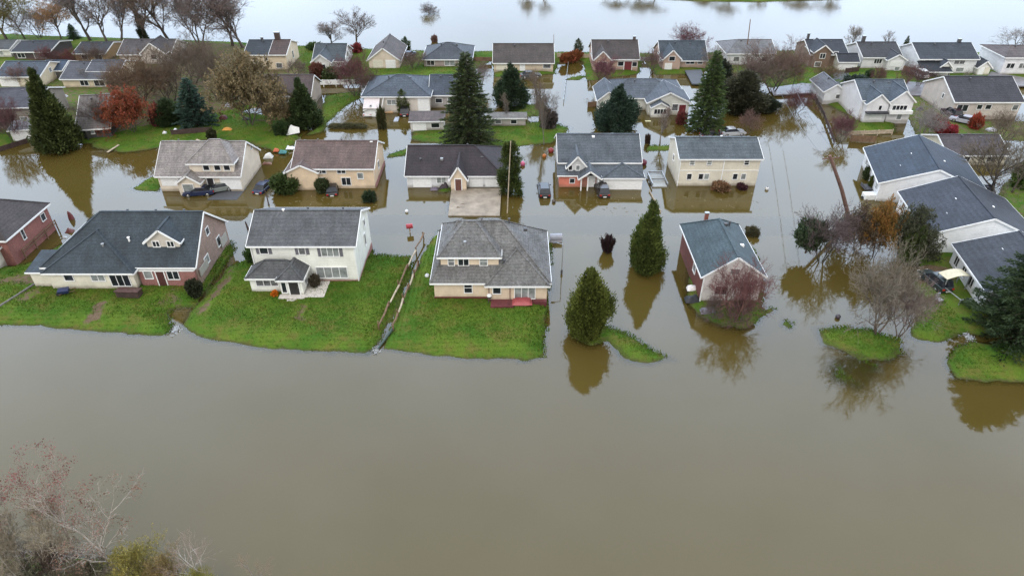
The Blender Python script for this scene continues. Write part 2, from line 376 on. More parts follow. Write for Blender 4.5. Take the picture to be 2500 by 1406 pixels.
def water_mat():
    m, t, b = new_mat('flood_water'); t.nodes.remove(b); v = coords(t, False)
    o = t.nodes['Material Output']; a = t.nodes.new('ShaderNodeAttribute'); a.attribute_name = 'shallow'
    bp = t.nodes.new('ShaderNodeBump'); bp.inputs['Strength'].default_value = .08; bp.inputs['Distance'].default_value = .05
    mp = t.nodes.new('ShaderNodeMapping'); mp.inputs['Scale'].default_value = (1, .5, 1); lk(t, v, mp.inputs[0])
    h = math_n(t, 'ADD', noise(t, mp.outputs[0], 1.6, 3, .6), math_n(t, 'MULTIPLY', noise(t, mp.outputs[0], .25, 2), 2.)); lk(t, h, bp.inputs['Height'])
    df = t.nodes.new('ShaderNodeBsdfDiffuse'); n1 = noise(t, v, .03, 3, .6); n2 = noise(t, v, .16, 3, .6)
    c = mix_c(t, ramp(t, n1, .35, .65), (.062, .046, .0105), (.070, .051, .013))
    c = mix_c(t, ramp(t, n2, .35, .75, 0, .3), c, (.078, .059, .020)); lk(t, c, df.inputs[0])
    tr = t.nodes.new('ShaderNodeBsdfTransparent'); tr.inputs[0].default_value = (.92, .9, .8, 1)
    mx = t.nodes.new('ShaderNodeMixShader'); lk(t, a.outputs['Fac'], mx.inputs[0]); lk(t, df.outputs[0], mx.inputs[1]); lk(t, tr.outputs[0], mx.inputs[2])
    gl = t.nodes.new('ShaderNodeBsdfGlossy'); sp = t.nodes.new('ShaderNodeSeparateXYZ'); lk(t, v, sp.inputs[0])                       # the open river beyond the houses is ruffled by wind
    lk(t, math_n(t, 'ADD', ramp(t, n2, .3, .7, .02, .06), ramp(t, sp.outputs[1], 160, 200, 0, .13)), gl.inputs['Roughness']); lk(t, bp.outputs[0], gl.inputs['Normal'])
    fr = t.nodes.new('ShaderNodeFresnel'); fr.inputs[0].default_value = 1.5; lk(t, bp.outputs[0], fr.inputs['Normal'])
    m2 = t.nodes.new('ShaderNodeMixShader'); lk(t, fr.outputs[0], m2.inputs[0]); lk(t, mx.outputs[0], m2.inputs[1]); lk(t, gl.outputs[0], m2.inputs[2])
    lk(t, m2.outputs[0], o.inputs[0]); return m
depth = np.clip(-GZ, 0, 5)
for (a_, b_, w_) in ((p0, p1, 5.6),):
    u = (b_ - a_); L = u.length; u = u / L
    al = (GX - a_.x) * u.x + (GY - a_.y) * u.y; ac = np.abs(-(GX - a_.x) * u.y + (GY - a_.y) * u.x)
    depth = np.where((al > 0) & (al < L) & (ac < w_ / 2 + .4), np.minimum(depth, .15 + np.clip(ac - w_ / 2 + .4, 0, 1) * .5), depth)
depth += np.clip(snoise(GX, GY, .8), 0, 1) * .02
structure(grid_mesh('water', gx, gy, np.zeros(GX.shape), water_mat(), {'shallow': np.exp(-depth / .10)}))

# ------------------------------------------------------------------ triangle clouds for leaves, twigs, grass
def tri_mesh(name, T, tint, mat, extra=None):
    n = len(T); me = bpy.data.meshes.new(name)
    me.vertices.add(n * 3); me.vertices.foreach_set('co', T.astype(np.float32).ravel())
    me.loops.add(n * 3); me.loops.foreach_set('vertex_index', np.arange(n * 3, dtype=np.int32))
    me.polygons.add(n); me.polygons.foreach_set('loop_start', np.arange(0, n * 3, 3, dtype=np.int32))
    a = me.attributes.new('tint', 'FLOAT', 'FACE'); a.data.foreach_set('value', np.clip(tint, 0, 1).astype(np.float32))
    me.update(calc_edges=True); me.materials.append(mat); return me
def unit(v): return v / (np.linalg.norm(v, axis=-1, keepdims=True) + 1e-9)
def leaves(P, D, size, wid):
    """leaf triangles at P pointing along D"""
    n = len(P); D = unit(D); A = unit(np.cross(D, rng.normal(size=(n, 3))))
    s = size * rng.uniform(.6, 1.3, (n, 1)); w = wid * rng.uniform(.6, 1.3, (n, 1))
    return np.stack([P - A * w, P + A * w, P + D * s], 1)

# grass tufts along the lawns (nobody could count them)
def grass():
    T = []; tint = []
    inz = (GZ > -.02) & (GS < .55)
    xs = []; 
    for (x0, x1, y0, y1, n) in ((-62, 50, 50, 90, 330000), (-75, 75, 90, 170, 260000)):
        x = rng.uniform(x0, x1, n); y = rng.uniform(y0, y1, n)
        ix = np.clip(np.searchsorted(gx, x) - 1, 0, len(gx) - 2); iy = np.clip(np.searchsorted(gy, y) - 1, 0, len(gy) - 2)
        z = GZ[iy, ix]; ok = inz[iy, ix] & (z > -.02); x, y, z = x[ok], y[ok], z[ok]
        P = np.stack([x, y, z - .04], 1); D = np.stack([rng.normal(0, .5, len(x)), rng.normal(0, .5, len(x)), np.ones(len(x))], 1)
        T.append(leaves(P, D, .2, .055)); tint.append(np.clip(.46 + .5 * snoise(x, y, .55) * snoise(x + 9, y, .21) + .4 * snoise(x, y, 1.7) + rng.normal(0, .2, len(x)), 0, 1))
    me = tri_mesh('grass', np.concatenate(T), np.concatenate(tint), None)
    m, t, b = new_mat('grass_blades'); a = t.nodes.new('ShaderNodeAttribute'); a.attribute_name = 'tint'
    c = mix_c(t, ramp(t, a.outputs['Fac'], 0, .7), (.042, .108, .010), (.088, .152, .017)); c = mix_c(t, ramp(t, a.outputs['Fac'], .72, 1.), c, (.14, .12, .03))
    lk(t, c, b.inputs['Base Color']); b.inputs['Roughness'].default_value = .8; b.inputs['Specular IOR Level'].default_value = .15
    me.materials.clear(); me.materials.append(m)
    o = bpy.data.objects.new('grass', me); COL.objects.link(o); o['kind'] = 'stuff'; tag(o, 'short green and yellowing grass covering the lawns between the flooded houses', 'grass')
grass()

# ------------------------------------------------------------------ houses
class House:
    def __init__(s, label, FL, FR, zb, wall, roof, name='house', rot=None, trim=WHITE, cat='house', group=None):
        p, q = at(*FL, zb), at(*FR, zb); s.FL, s.FR, s.zb = FL, FR, zb
        s.w = (q - p).length; a = math.atan2(q.y - p.y, q.x - p.x)
        s.rot = a if rot is None else rad(rot)
        s.D = (p.y + q.y) / 2; s.p = p; s.wall = wall; s.roof = roof; s.trim = trim
        s.root = empty(name, p, s.rot, label, cat, group)
        s.W = {}; s.R = {}; s.T = MB()
    def X(s, px): return (px - s.FL[0]) / (s.FR[0] - s.FL[0]) * s.w
    def Z(s, py, y=0.): return zat((s.FL[0] + s.FR[0]) / 2, py, s.D + y) - s.zb
    def mb(s, d, m): return d.setdefault(m.name, (MB(), m))[0]
    def block(s, x0, x1, y0, y1, e, r, axis='x', a=0., b=0., o=.4, z0=-.9, wall=None, roof=None, walls=True, og=.25):
        """walls with a pitched roof; a, b: hip length at the two ridge ends (0 = gable)"""
        sw = (lambda p: p) if axis == 'x' else (lambda p: (p[1], p[0], p[2]))
        if axis == 'y': x0, x1, y0, y1 = y0, y1, x0, x1
        wb = s.mb(s.W, wall or s.wall); rb = s.mb(s.R, roof or s.roof)
        ym = (y0 + y1) / 2; k = (r - e) / ((y1 - y0) / 2); ze = e - o * k + .12; rz = r + .12; t = .14
        P = lambda *pts: [sw(p) for p in pts]
        if walls:
            wb.poly(P((x0, y0, z0), (x1, y0, z0), (x1, y0, e), (x0, y0, e))); wb.poly(P((x0, y1, z0), (x1, y1, z0), (x1, y1, e), (x0, y1, e)))
            for xx, hp in ((x0, a), (x1, b)):
                if hp: wb.poly(P((xx, y0, z0), (xx, y1, z0), (xx, y1, e), (xx, y0, e)))
                else: wb.poly(P((xx, y0, z0), (xx, y1, z0), (xx, y1, e), (xx, ym, r), (xx, y0, e)))
        xl = x0 - (o if a else og); xr = x1 + (o if b else og); rl = x0 + a if a else x0 - og; rr = x1 - b if b else x1 + og
        for yy in (y0 - o, y1 + o): rb.prism(P((xl, yy, ze), (xr, yy, ze), (rr, ym, rz), (rl, ym, rz)), (0, 0, -t))
        if a: rb.prism(P((xl, y0 - o, ze), (xl, y1 + o, ze), (rl, ym, rz)), (0, 0, -t))
        if b: rb.prism(P((xr, y0 - o, ze), (xr, y1 + o, ze), (rr, ym, rz)), (0, 0, -t))
        rb.beam(sw((rl + .05, ym, rz + .01)), sw((rr - .05, ym, rz + .01)), .28, .07)
        for (hx, hl, sg) in ((xl, rl, a), (xr, rr, b)):
            if sg:
                for yy in (y0 - o, y1 + o): rb.beam(sw((hx, yy, ze + .01)), sw((hl, ym, rz + .01)), .24, .06)
        T = s.T; zf = ze - .12; d = .035
        for yy, sg in ((y0 - o - d, 1), (y1 + o + d, 1)): T.beam(sw((xl, yy, zf)), sw((xr, yy, zf)), .06, .2)
        for xx, hp, sg in ((xl - d, a, -1), (xr + d, b, 1)):
            if hp: T.beam(sw((xx, y0 - o, zf)), sw((xx, y1 + o, zf)), .06, .2)
            else:
                for yy in (y0 - o, y1 + o): T.beam(sw((xx, yy, zf)), sw((xx, ym, rz - .12)), .06, .22)
    def shed(s, x0, x1, y0, y1, zl, zh, o=.3, roof=None, wall=None, walls=True, z0=-.9):
        """lean-to roof, low at the front"""
        if walls:
            wb = s.mb(s.W, wall or s.wall)
            wb.poly([(x0, y0, z0), (x1, y0, z0), (x1, y0, zl), (x0, y0, zl)])
            for xx in (x0, x1): wb.poly([(xx, y0, z0), (xx, y1, z0), (xx, y1, zh), (xx, y0, zl)])
            wb.poly([(x0, y1, z0), (x1, y1, z0), (x1, y1, zh), (x0, y1, zh)])
        k = (zh - zl) / (y1 - y0); f = (x0 - o, y0 - o, zl - o * k + .11); g = (x1 + o, y0 - o, zl - o * k + .11)
        s.mb(s.R, roof or s.roof).prism([f, g, (x1 + o, y1, zh + .11), (x0 - o, y1, zh + .11)], (0, 0, -.13))
        s.T.beam((f[0], f[1] - .035, f[2] - .1), (g[0], g[1] - .035, g[2] - .1), .06, .18)
    def face(s, side, pos):
        return {'S': (Vector((0, pos, 0)), Vector((1, 0, 0)), Vector((0, -1, 0))), 'N': (Vector((0, pos, 0)), Vector((1, 0, 0)), Vector((0, 1, 0))),
                'E': (Vector((pos, 0, 0)), Vector((0, 1, 0)), Vector((1, 0, 0))), 'W': (Vector((pos, 0, 0)), Vector((0, 1, 0)), Vector((-1, 0, 0)))}[side]
    def win(s, side, pos, u, z, w, h, mull=1, pane=None, shutter=None, bar=False, frame=None):
        O, U, N = s.face(side, pos); Zv = Vector((0, 0, 1)); f = MB(); c = O + U * u + Zv * z; pane = pane or random.choice((GLASS, GLASS, GLASS, BLIND, CURTAIN))
        ob = lambda m, du, dz, hw, hh, n0, n1: m.obox(c + U * du + Zv * dz + N * (n0 + n1) / 2, U * hw, N * ((n1 - n0) / 2), Zv * hh)
        b = .08
        ob(f, 0, h / 2 + b / 2, w / 2 + b, b / 2, 0, .09); ob(f, 0, -h / 2 - b / 2, w / 2 + b, b / 2, 0, .12)
        for sg in (-1, 1): ob(f, sg * (w / 2 + b / 2), 0, b / 2, h / 2, 0, .09)
        for k in range(1, mull): ob(f, -w / 2 + w * k / mull, 0, .035, h / 2, .03, .075)
        if bar: ob(f, 0, 0, w / 2, .03, .032, .07)
        fo = f.build('window', frame or s.trim, s.root)
        p = MB(); ob(p, 0, 0, w / 2, h / 2, .004, .03); p.build('pane', pane, fo)
        if shutter:
            for sg in (-1, 1):
                sh = MB(); ob(sh, sg * (w / 2 + b + .2), 0, .18, h / 2 + .05, 0, .05); sh.build('shutter', shutter, s.root)
    def wpx(s, x0, y0, x1, y1, y=0., **k):
        s.win('S', y, s.X((x0 + x1) / 2), (s.Z(y0, y) + s.Z(y1, y)) / 2, abs(s.X(x1) - s.X(x0)), abs(s.Z(y0, y) - s.Z(y1, y)), **k)
    def door(s, side, pos, u, z0, w, h, mat=None):
        O, U, N = s.face(side, pos); Zv = Vector((0, 0, 1)); c = O + U * u + Zv * (z0 + h / 2); m = MB()
        m.obox(c + N * .03, U * w / 2, N * .03, Zv * h / 2); d = m.build('door', mat or plain((.02, .018, .02), 'dark_door', .5), s.root)
        k = MB(); k.obox(c + N * .08 + U * w * .38, U * .05, N * .02, Zv * .06); k.build('handle', CHROME, d)
        f = MB()
        for sg in (-1, 1): f.obox(c + N * .035 + U * sg * (w / 2 + .06), U * .06, N * .035, Zv * h / 2)
        f.obox(c + N * .035 + Zv * (h / 2 + .06), U * (w / 2 + .12), N * .035, Zv * .06); f.build('door_frame', s.trim, s.root)
    def garage(s, side, pos, u, z0, w, h, mat=None):
        O, U, N = s.face(side, pos); Zv = Vector((0, 0, 1)); m = MB(); n = 4
        for k in range(n): m.obox(O + U * u + Zv * (z0 + h * (k + .5) / n) + N * .03, U * w / 2, N * .03, Zv * (h / n / 2 - .012))
        m.build('garage_door', mat or WHITE, s.root)
    def gpx(s, x0, y0, x1, y1, y=0., mat=None):
        s.garage('S', y, s.X((x0 + x1) / 2), s.Z(y1, y), s.X(x1) - s.X(x0), s.Z(y0, y) - s.Z(y1, y), mat)
    def vent(s, x, y, z, r=.12, h=.4, mat=LEAD):
        m = MB(); m.lathe([(r, -.3), (r, h), (r * 1.5, h), (r * 1.5, h + .07), (r * .6, h + .1)], 8, (x, y, z)); m.build('roof_vent', mat, s.root)
    def boxvent(s, x, y, z, mat=LEAD):
        m = MB(); m.box(x - .22, x + .22, y - .2, y + .2, z - .2, z + .18); m.build('roof_vent', mat, s.root, bevel=.04)
    def chimney(s, x, y, z0, z1, mat, w=.45):
        m = MB(); m.box(x - w, x + w, y - w * .7, y + w * .7, z0, z1); c = m.build('chimney', mat, s.root)
        k = MB(); k.box(x - w - .06, x + w + .06, y - w * .7 - .06, y + w * .7 + .06, z1, z1 + .12); k.build('chimney_cap', GREYMETAL, c)
    def part(s, name, mb, mat, **k): return mb.build(name, mat, s.root, **k)
    def done(s):
        for k, (m, mt) in s.W.items(): m.build('wall', mt, s.root)
        for k, (m, mt) in s.R.items(): m.build('roof', mt, s.root)
        if s.T.v: s.T.build('fascia', s.trim, s.root)
        return s
def RF(r, g, b, rumple=False): return shingle(lin(r, g, b, 2.25), f'shingle_{r}_{g}_{b}', rumple)
def SD(r, g, b, lap=True): return siding(lin(r, g, b, 1.12), f'siding_{r}_{g}_{b}', lap)
def BK(r, g, b): return brick(lin(r, g, b, 1.25), f'brick_{r}_{g}_{b}')
def ridge_vents(h, xs, y, z, rs=None):
    for i, x in enumerate(xs):
        if i % 2: h.vent(x, y, z, .1, .3)
        else: h.boxvent(x, y, z)
exec_houses = True
# ---- front row
BRK = BK(150, 105, 100); TANBRK = BK(150, 128, 118); CREAMW = SD(226, 222, 205); WHITEW = SD(232, 232, 226)
h = House('low brown-roofed house with red brick side wall at the left edge of the nearest row', (-250, 640), (38, 640), .5, BK(140, 92, 86), RF(88, 80, 80), rot=0)
w = h.w
h.block(0, w, 0, 9, 3.5, 6.6, 'x', 5, 4.2); h.block(w - 6, w - 1.2, -4.6, -.02, 2.3, 2.9, 'x', 0, 1, wall=WHITEW); h.win('E', w, 3.1, 2.3, .5, 1.5); h.win('E', w, 7.6, 2.2, .8, .9)
h.win('S', -4.6, w - 4.2, 1.3, 1.2, .9); h.boxvent(w - 5, 3, 5.6, WHITE); h.vent(w - 4.6, 5, 6.4)
m = MB(); m.beam((w + .3, 1.5, .9), (w + .3, 9, .9), .12, .1); m.beam((w + .3, 1.5, .5), (w + .3, 9, .5), .12, .1)
for k in range(4): m.beam((w + .3, 1.5 + k * 2.5, -.8), (w + .3, 1.5 + k * 2.5, 1.), .12, .12)
h.part('railing', m, WOOD); h.done()
h = House('wide slate blue roofed bungalow with a small two-window gable dormer and brick gable end', (130, 693), (492, 693), .6, TANBRK, RF(70, 82, 92), rot=0)
h.block(0, 17.6, 0, 10.2, 2.8, 6.9, 'x', 5.5, 0, wall=TANBRK); h.block(.6, 10.6, -1.0, 6, 2.55, 5.5, 'y', 4, 0, wall=CREAMW, z0=-.8)
h.block(10.9, 17.5, -.35, .6, 2.2, 2.5, 'x', wall=BRK, o=.05, og=.02); h.shed(-1.8, .5, -.5, 3.2, 2.1, 2.7, wall=CREAMW)
h.block(11.9, 15.7, 1.6, 5.6, 5.0, 6.5, 'y', z0=3.2, wall=SD(205, 198, 186), o=.3)
for u in (13.0, 14.7): h.win('S', 1.6, u, 4.6, .75, .7, mull=2)
h.win('S', -1.0, 6.4, 1.6, 1.5, .9, mull=2); h.win('S', -1.0, 8.9, 1.25, 2.2, 1.6, mull=3); h.win('S', -1., 3, 1.6, 1.0, .8)
h.win('S', -.35, 12.0, 1.6, .9, 1.1); h.win('S', -.35, 14.9, 1.55, 1.3, 1.2, mull=2); h.door('S', -.35, 13.4, 0, .9, 2, plain((.07, .025, .024), 'maroon_door'))
h.win('E', 17.6, 3, 1.5, 1.2, 1); h.win('E', 17.6, 7.2, 1.6, 1.0, 1.2); h.win('E', 17.6, 5.1, 4.3, .8, .9)
ridge_vents(h, (7.2, 8.6, 10.3, 12, 13.1, 15.4), 5.5, 6.7); h.vent(9.6, 2.2, 4.7, mat=WHITE); h.boxvent(4.4, 2.6, 4.4); h.vent(6.8, 1.4, 4.3, mat=GREYMETAL)
m = MB(); m.obox((17.75, 1.6, 1.3), (.06, 0, 0), (0, 1.2, 0), (0, 0, .5)); h.part('side_panel', m, plain((.33, .32, .29), 'grey_panel')); m = MB(); m.obox((17.75, 8.4, 1.1), (.06, 0, 0), (0, 1.0, 0), (0, 0, .6)); h.part('side_panel', m, MATS['grey_panel']); h.done()
SL = SD(236, 238, 230)
h = House('two-storey white house with grey roof, a hipped front porch wing and black front door', (632, 686), (878, 686), .6, SL, RF(108, 110, 114), rot=0)
h.block(0, 12.1, 0, 8.6, 5.2, 7.2, 'x', og=.3); h.block(-.1, 6.1, -2.2, .0, 2.35, 3.6, 'x', 1.9, 1.9, o=.35); h.block(3.6, 6.2, -2.9, -.3, 2.35, 3.3, 'y', 1.2, 0, o=.3)
h.part('foundation', (lambda m: (m.box(-.05, 12.15, -.06, 8.66, -.9, .18), m)[1])(MB()), BRK)
h.win('S', 0, 1.5, 4.4, .9, 1.0, shutter=plain((.12, .12, .14), 'dark_shutter')); h.win('S', 0, 5.95, 4.3, .7, 1.0, shutter=MATS['dark_shutter'])
h.win('S', 0, 9.2, 4.2, 2.0, 1.3, mull=3, shutter=MATS['dark_shutter'], pane=CURTAIN); h.win('S', 0, 9.0, 1.25, 3.6, 1.45, mull=4, pane=CURTAIN)
h.win('S', -2.2, 1.9, 1.4, 2.5, 1.1, mull=3); h.win('S', -2.9, 4.05, 1.1, .5, 1.4); h.door('S', -2.9, 5.2, .1, 1.1, 2.1)
h.win('E', 12.1, 5.4, 2.6, .6, 1.6); h.win('E', 12.1, 6.0, 4.6, .7, .9); h.win('E', 6.2, -1.6, 1.3, .8, 1.1)
m = MB(); m.box(3.4, 6.4, -3.7, -2.92, -.4, .12); m.box(6.22, 8.6, -3.4, -.1, -.4, .08); h.part('patio', m, plain((.5, .47, .44), 'pale_slab', .9)); m = MB(); m.box(4.4, 6.0, -4.1, -3.72, -.4, 0); h.part('step', m, MATS['pale_slab'])
ridge_vents(h, (2.7, 6.0, 8.1, 10.2), 4.7, 7.1); h.vent(3.2, 4.2, 7.0, mat=WHITE)
m = MB(); m.beam((12.05, -.1, .1), (12.05, -.1, 5.0), .1, .1); m.beam((.05, -.1, 2.5), (.05, -.1, 5.0), .1, .1); h.part('downspout', m, WHITE); h.done()
PE = SD(224, 205, 180)
h = House('tan house under a big rumpled grey hip roof with three upper windows and maroon deck', (1062, 728), (1338, 728), .6, PE, RF(143, 142, 142, True), rot=0)
h.block(0, 13, 0, 11, 2.6, 7.1, 'x', 2.6, 5.2); h.block(.8, 7.4, 1.3, 8.4, 5.1, 7.4, 'x', 2.6, 2.6, z0=2.4, o=.35); h.block(6.2, 12.9, -.5, 6.0, 2.45, 5.0, 'y', 3.2, 0, z0=-.8, o=.35)
h.part('foundation', (lambda m: (m.box(-.06, 6.2, -.07, .2, -.9, .22), m.box(6.14, 12.96, -.57, -.1, -.9, .2), m)[2])(MB()), plain((.12, .03, .03), 'maroon_base'))
for u, ww in ((2.0, .65), (3.4, 1.15), (5.7, .8)): h.win('S', 1.3, u, 4.25, ww, 1.05, mull=2 if ww > 1 else 1, bar=ww < 1)
h.win('S', 0, 3.9, 1.5, .85, 1.35, bar=True); h.win('S', -.5, 7.2, 1.55, .85, 1.0); h.win('S', -.5, 10.4, 1.25, 2.3, 1.8, mull=3)
m = MB(); m.beam((8.7, -.62, .2), (8.7, -.62, 2.4), .09, .09); m.beam((6.3, -.62, .2), (6.3, -.62, 2.4), .09, .09); h.part('downspout', m, plain((.14, .07, .06), 'brown_pipe'))
m = MB(); m.box(6.5, 9.1, -1.9, -.6, -.5, .2); h.part('deck', m, plain((.11, .025, .03), 'maroon_deck', .7, var=.3)); m = MB(); m.box(11.3, 12.9, -1.1, -.6, -.5, .3); h.part('deck', m, MATS['maroon_deck'])
ridge_vents(h, (2.8, 5.4, 6.2, 8.6), 5.7, 7.0); h.boxvent(4.0, 3.2, 6.2); h.vent(3.6, 2.2, 5.9, mat=GREYMETAL); h.boxvent(9.5, 2.4, 4.4, GREYMETAL); h.vent(8.0, 1.3, 4.0); h.boxvent(10.6, .9, 3.4); h.boxvent(10.5, 5, 6.3); h.done()
h = House('narrow gable-fronted house with blue-green roof standing in water behind a maroon tree', (1708, 736), (1848, 736), .15, BK(108, 62, 55), RF(84, 102, 110), rot=0)
h.block(0, 6.7, .05, 11.5, 3.7, 6.1, 'y', 0, 3); h.W['gf'] = (MB(), SD(222, 216, 214)); h.W['gf'][0].poly([(.02, 0, -.9), (6.68, 0, -.9), (6.68, 0, 3.65), (3.35, 0, 6.05), (.02, 0, 3.65)])
h.win('S', 0, 2.2, 1.6, 1.4, 1.1, mull=2); h.win('S', 0, 5.0, 1.6, 1.2, 1.1); h.win('S', 0, 3.35, 4.2, 1.0, .7); h.win('W', 0, 4, 2, 1, 1)
h.boxvent(2.6, 4.2, 5.1); h.boxvent(5.2, 4.4, 4.9, WHITE); h.boxvent(3.9, 7.6, 5.95); h.vent(4.7, 8.5, 5.4)
h.chimney(2.6, 11.2, 3.5, 5.5, BK(140, 84, 70), .22); m = MB(); m.beam((-.02, -.08, -.5), (-.02, -.08, 3.6), .14, .14); h.part('corner_board', m, WHITE); h.done()
# ---- row across the flooded street
TW = SD(224, 212, 194)
h = House('two-level cream house with pale grey-brown roof and two garage doors, leftmost across the street', (395, 466), (600, 462), .05, TW, RF(172, 164, 162), rot=0)
h.block(0, 12.3, 0, 9, 2.7, 5.9, 'x'); h.block(h.X(478), h.X(584), .25, 6.4, 4.5, 6.7, 'x', 2.6, 2.2, z0=2.2, o=.3); h.block(h.X(452), h.X(506), -1.5, 2, 2.1, 3.2, 'y', o=.25)
for a, b in ((511, 527), (541, 551), (563, 575)): h.win('S', .25, h.X((a + b) / 2), 3.75, .85, .95)
h.gpx(401, 426, 446, 452); h.gpx(546, 432, 596, 460); h.win('S', -1.5, h.X(476), 1.2, 1.5, 1.2, pane=CURTAIN); h.door('S', 0, h.X(522), .1, .9, 2.0); h.win('E', 12.3, 6.5, 4.2, .5, .6)
ridge_vents(h, (1.2, 2.3, 4.2), 4.8, 5.8); h.boxvent(11.6, 5, 5.7); h.done()
h = House('peach two-storey house with pinkish brown roof standing in olive water', (725, 459), (908, 459), .05, SD(228, 205, 176), RF(128, 108, 104), rot=0)
h.block(0, 11.9, 0, 9, 3.4, 5.6, 'x'); h.block(-1.0, 3.6, -.55, 4, 2.9, 4.0, 'y', o=.3)
for a, b in ((783, 802), (829, 850)): h.win('S', 0, h.X((a + b) / 2), 2.85, 1.2, .8, mull=2)
h.win('S', 0, h.X(777), 1.15, 2.4, 1.1, mull=4); h.win('S', 0, h.X(848), 1.1, 1.3, 1.2, mull=2); h.win('S', 0, h.X(884), 2.0, .8, .9); h.win('E', 11.9, 4, 2, .9, 1.1)
m = MB(); m.beam((0, -.62, 2.2), (11.9, -.06, 2.2), .05, .1); m = MB(); m.box(11.95, 12.05, .2, 8.8, -.5, .5); h.part('foundation', m, BRK)
ridge_vents(h, (1, 3, 5.6, 6.6, 9.6), 4.8, 5.5); h.boxvent(11.2, 4.4, 5.5, WHITE); h.done()
h = House('white single-storey house with dark maroon brown roof and narrow porch gable at the dry driveway', (995, 457), (1224, 457), .1, SD(222, 224, 226), RF(66, 56, 61), rot=0)
h.block(0, 14.3, 0, 10, 2.1, 4.5, 'x', 0, 4.2); h.block(h.X(1103), h.X(1140), -1.2, 5, 2.1, 3.9, 'y', o=.3, wall=PE)
h.gpx(1146, 431, 1179, 456); h.gpx(1185, 431, 1221, 456); h.garage('S', 0, 2.3, 0, 2.8, 1.75); h.win('S', 0, 5.2, 1.2, 1.3, 1.0, mull=2); h.door('S', -1.2, h.X(1121), 0, .9, 1.9, plain((.12, .05, .04), 'brown_door'))
ridge_vents(h, (2.6, 5, 6.9, 9), 5.2, 4.4); h.boxvent(5.2, 2.4, 3.5, GREYMETAL); h.boxvent(11.3, 3, 3.5); h.vent(2, 2.3, 3.2); h.done()
LB = SD(206, 208, 208)
h = House('blue-grey roofed house with salmon left wall, white garage and small front gables standing in water', (1365, 456), (1562, 456), .05, LB, RF(104, 112, 122), rot=0)
h.block(0, 12.3, 2, 11, 3.3, 5.7, 'x'); h.shed(-.1, 12.3, -.05, 2, 2.05, 3.0, walls=False)
h.W['salmon'] = (MB(), SD(214, 128, 108, False)); h.W['salmon'][0].poly([(0, 0, -.9), (3.2, 0, -.9), (3.2, 0, 2.1), (0, 0, 2.1)]); h.W['salmon'][0].poly([(0, 0, -.9), (0, 2.1, -.9), (0, 2.1, 3), (0, 0, 2.1)])
m = h.mb(h.W, WHITE); m.poly([(3.2, .01, -.9), (12.25, .01, -.9), (12.25, .01, 2.1), (3.2, .01, 2.1)]); m.poly([(12.25, 0, -.9), (12.25, 2.1, -.9), (12.25, 2.1, 2.9), (12.25, 0, 2.1)])
h.block(h.X(1385), h.X(1430), .6, 5.5, 3.1, 4.7, 'y', z0=2, o=.3); h.block(h.X(1412), h.X(1461), -1.4, 2.4, 2.1, 3.2, 'y', walls=False, o=.25); h.block(h.X(1470), h.X(1564), -.9, 3, 2.0, 3.1, 'y', 2.4, 0, o=.3, wall=WHITE)
for px in (1391, 1409): h.win('S', .6, h.X(px), 2.85, .5, .75)
for x in (h.X(1416), h.X(1432), h.X(1457)): m = MB(); m.beam((x, -1.2, -.8), (x, -1.2, 2.1), .18, .18); h.part('porch_post', m, WHITE)
h.part('porch_wall', (lambda m: (m.box(h.X(1420), h.X(1455), -.02, .02, -.5, 2.2), m)[1])(MB()), SD(190, 130, 115))
h.garage('S', -.9, h.X(1519), .02, 4.4, 1.8); h.win('S', 0, h.X(1396), 1, .7, .7); h.win('S', 0, h.X(1473), 1.3, 1.0, .9); h.door('S', -.03, h.X(1444), 0, .8, 1.9, WHITE)
ridge_vents(h, (3.2, 5.4, 8.4, 11.6), 6.8, 5.6); h.boxvent(5.4, 6.0, 5.5, WHITE); h.done()
h = House('long cream two-storey duplex with blue-grey roof and eight small front windows', (1652, 453), (1848, 453), .05, SD(222, 216, 200), RF(101, 111, 119), rot=0)
h.block(0, 12.0, 0, 8, 4.5, 6.0, 'x', o=.35)
for px in (1681, 1722, 1811): h.win('S', 0, h.X(px), 3.8, .65, .75, bar=True)
for px in (1679, 1707, 1721, 1790, 1810): h.win('S', 0, h.X(px), 1.5, .65, .9)
m = MB(); m.box(0, 12, -.05, -.005, 2.45, 2.55); h.part('belt_trim', m, WHITE); m = MB(); m.beam((h.X(1757), -.1, -.5), (h.X(1757), -.1, 4.4), .14, .1); m.beam((.05, -.1, -.5), (.05, -.1, 4.4), .1, .1); h.part('downspout', m, WHITE)
ridge_vents(h, (1.2, 3.6, 5.2, 7, 8.2, 10, 11), 4.5, 5.9); h.vent(6.8, 4.2, 5.8, mat=WHITE); h.win('W', 0, 4, 2.8, .7, .9); h.done()
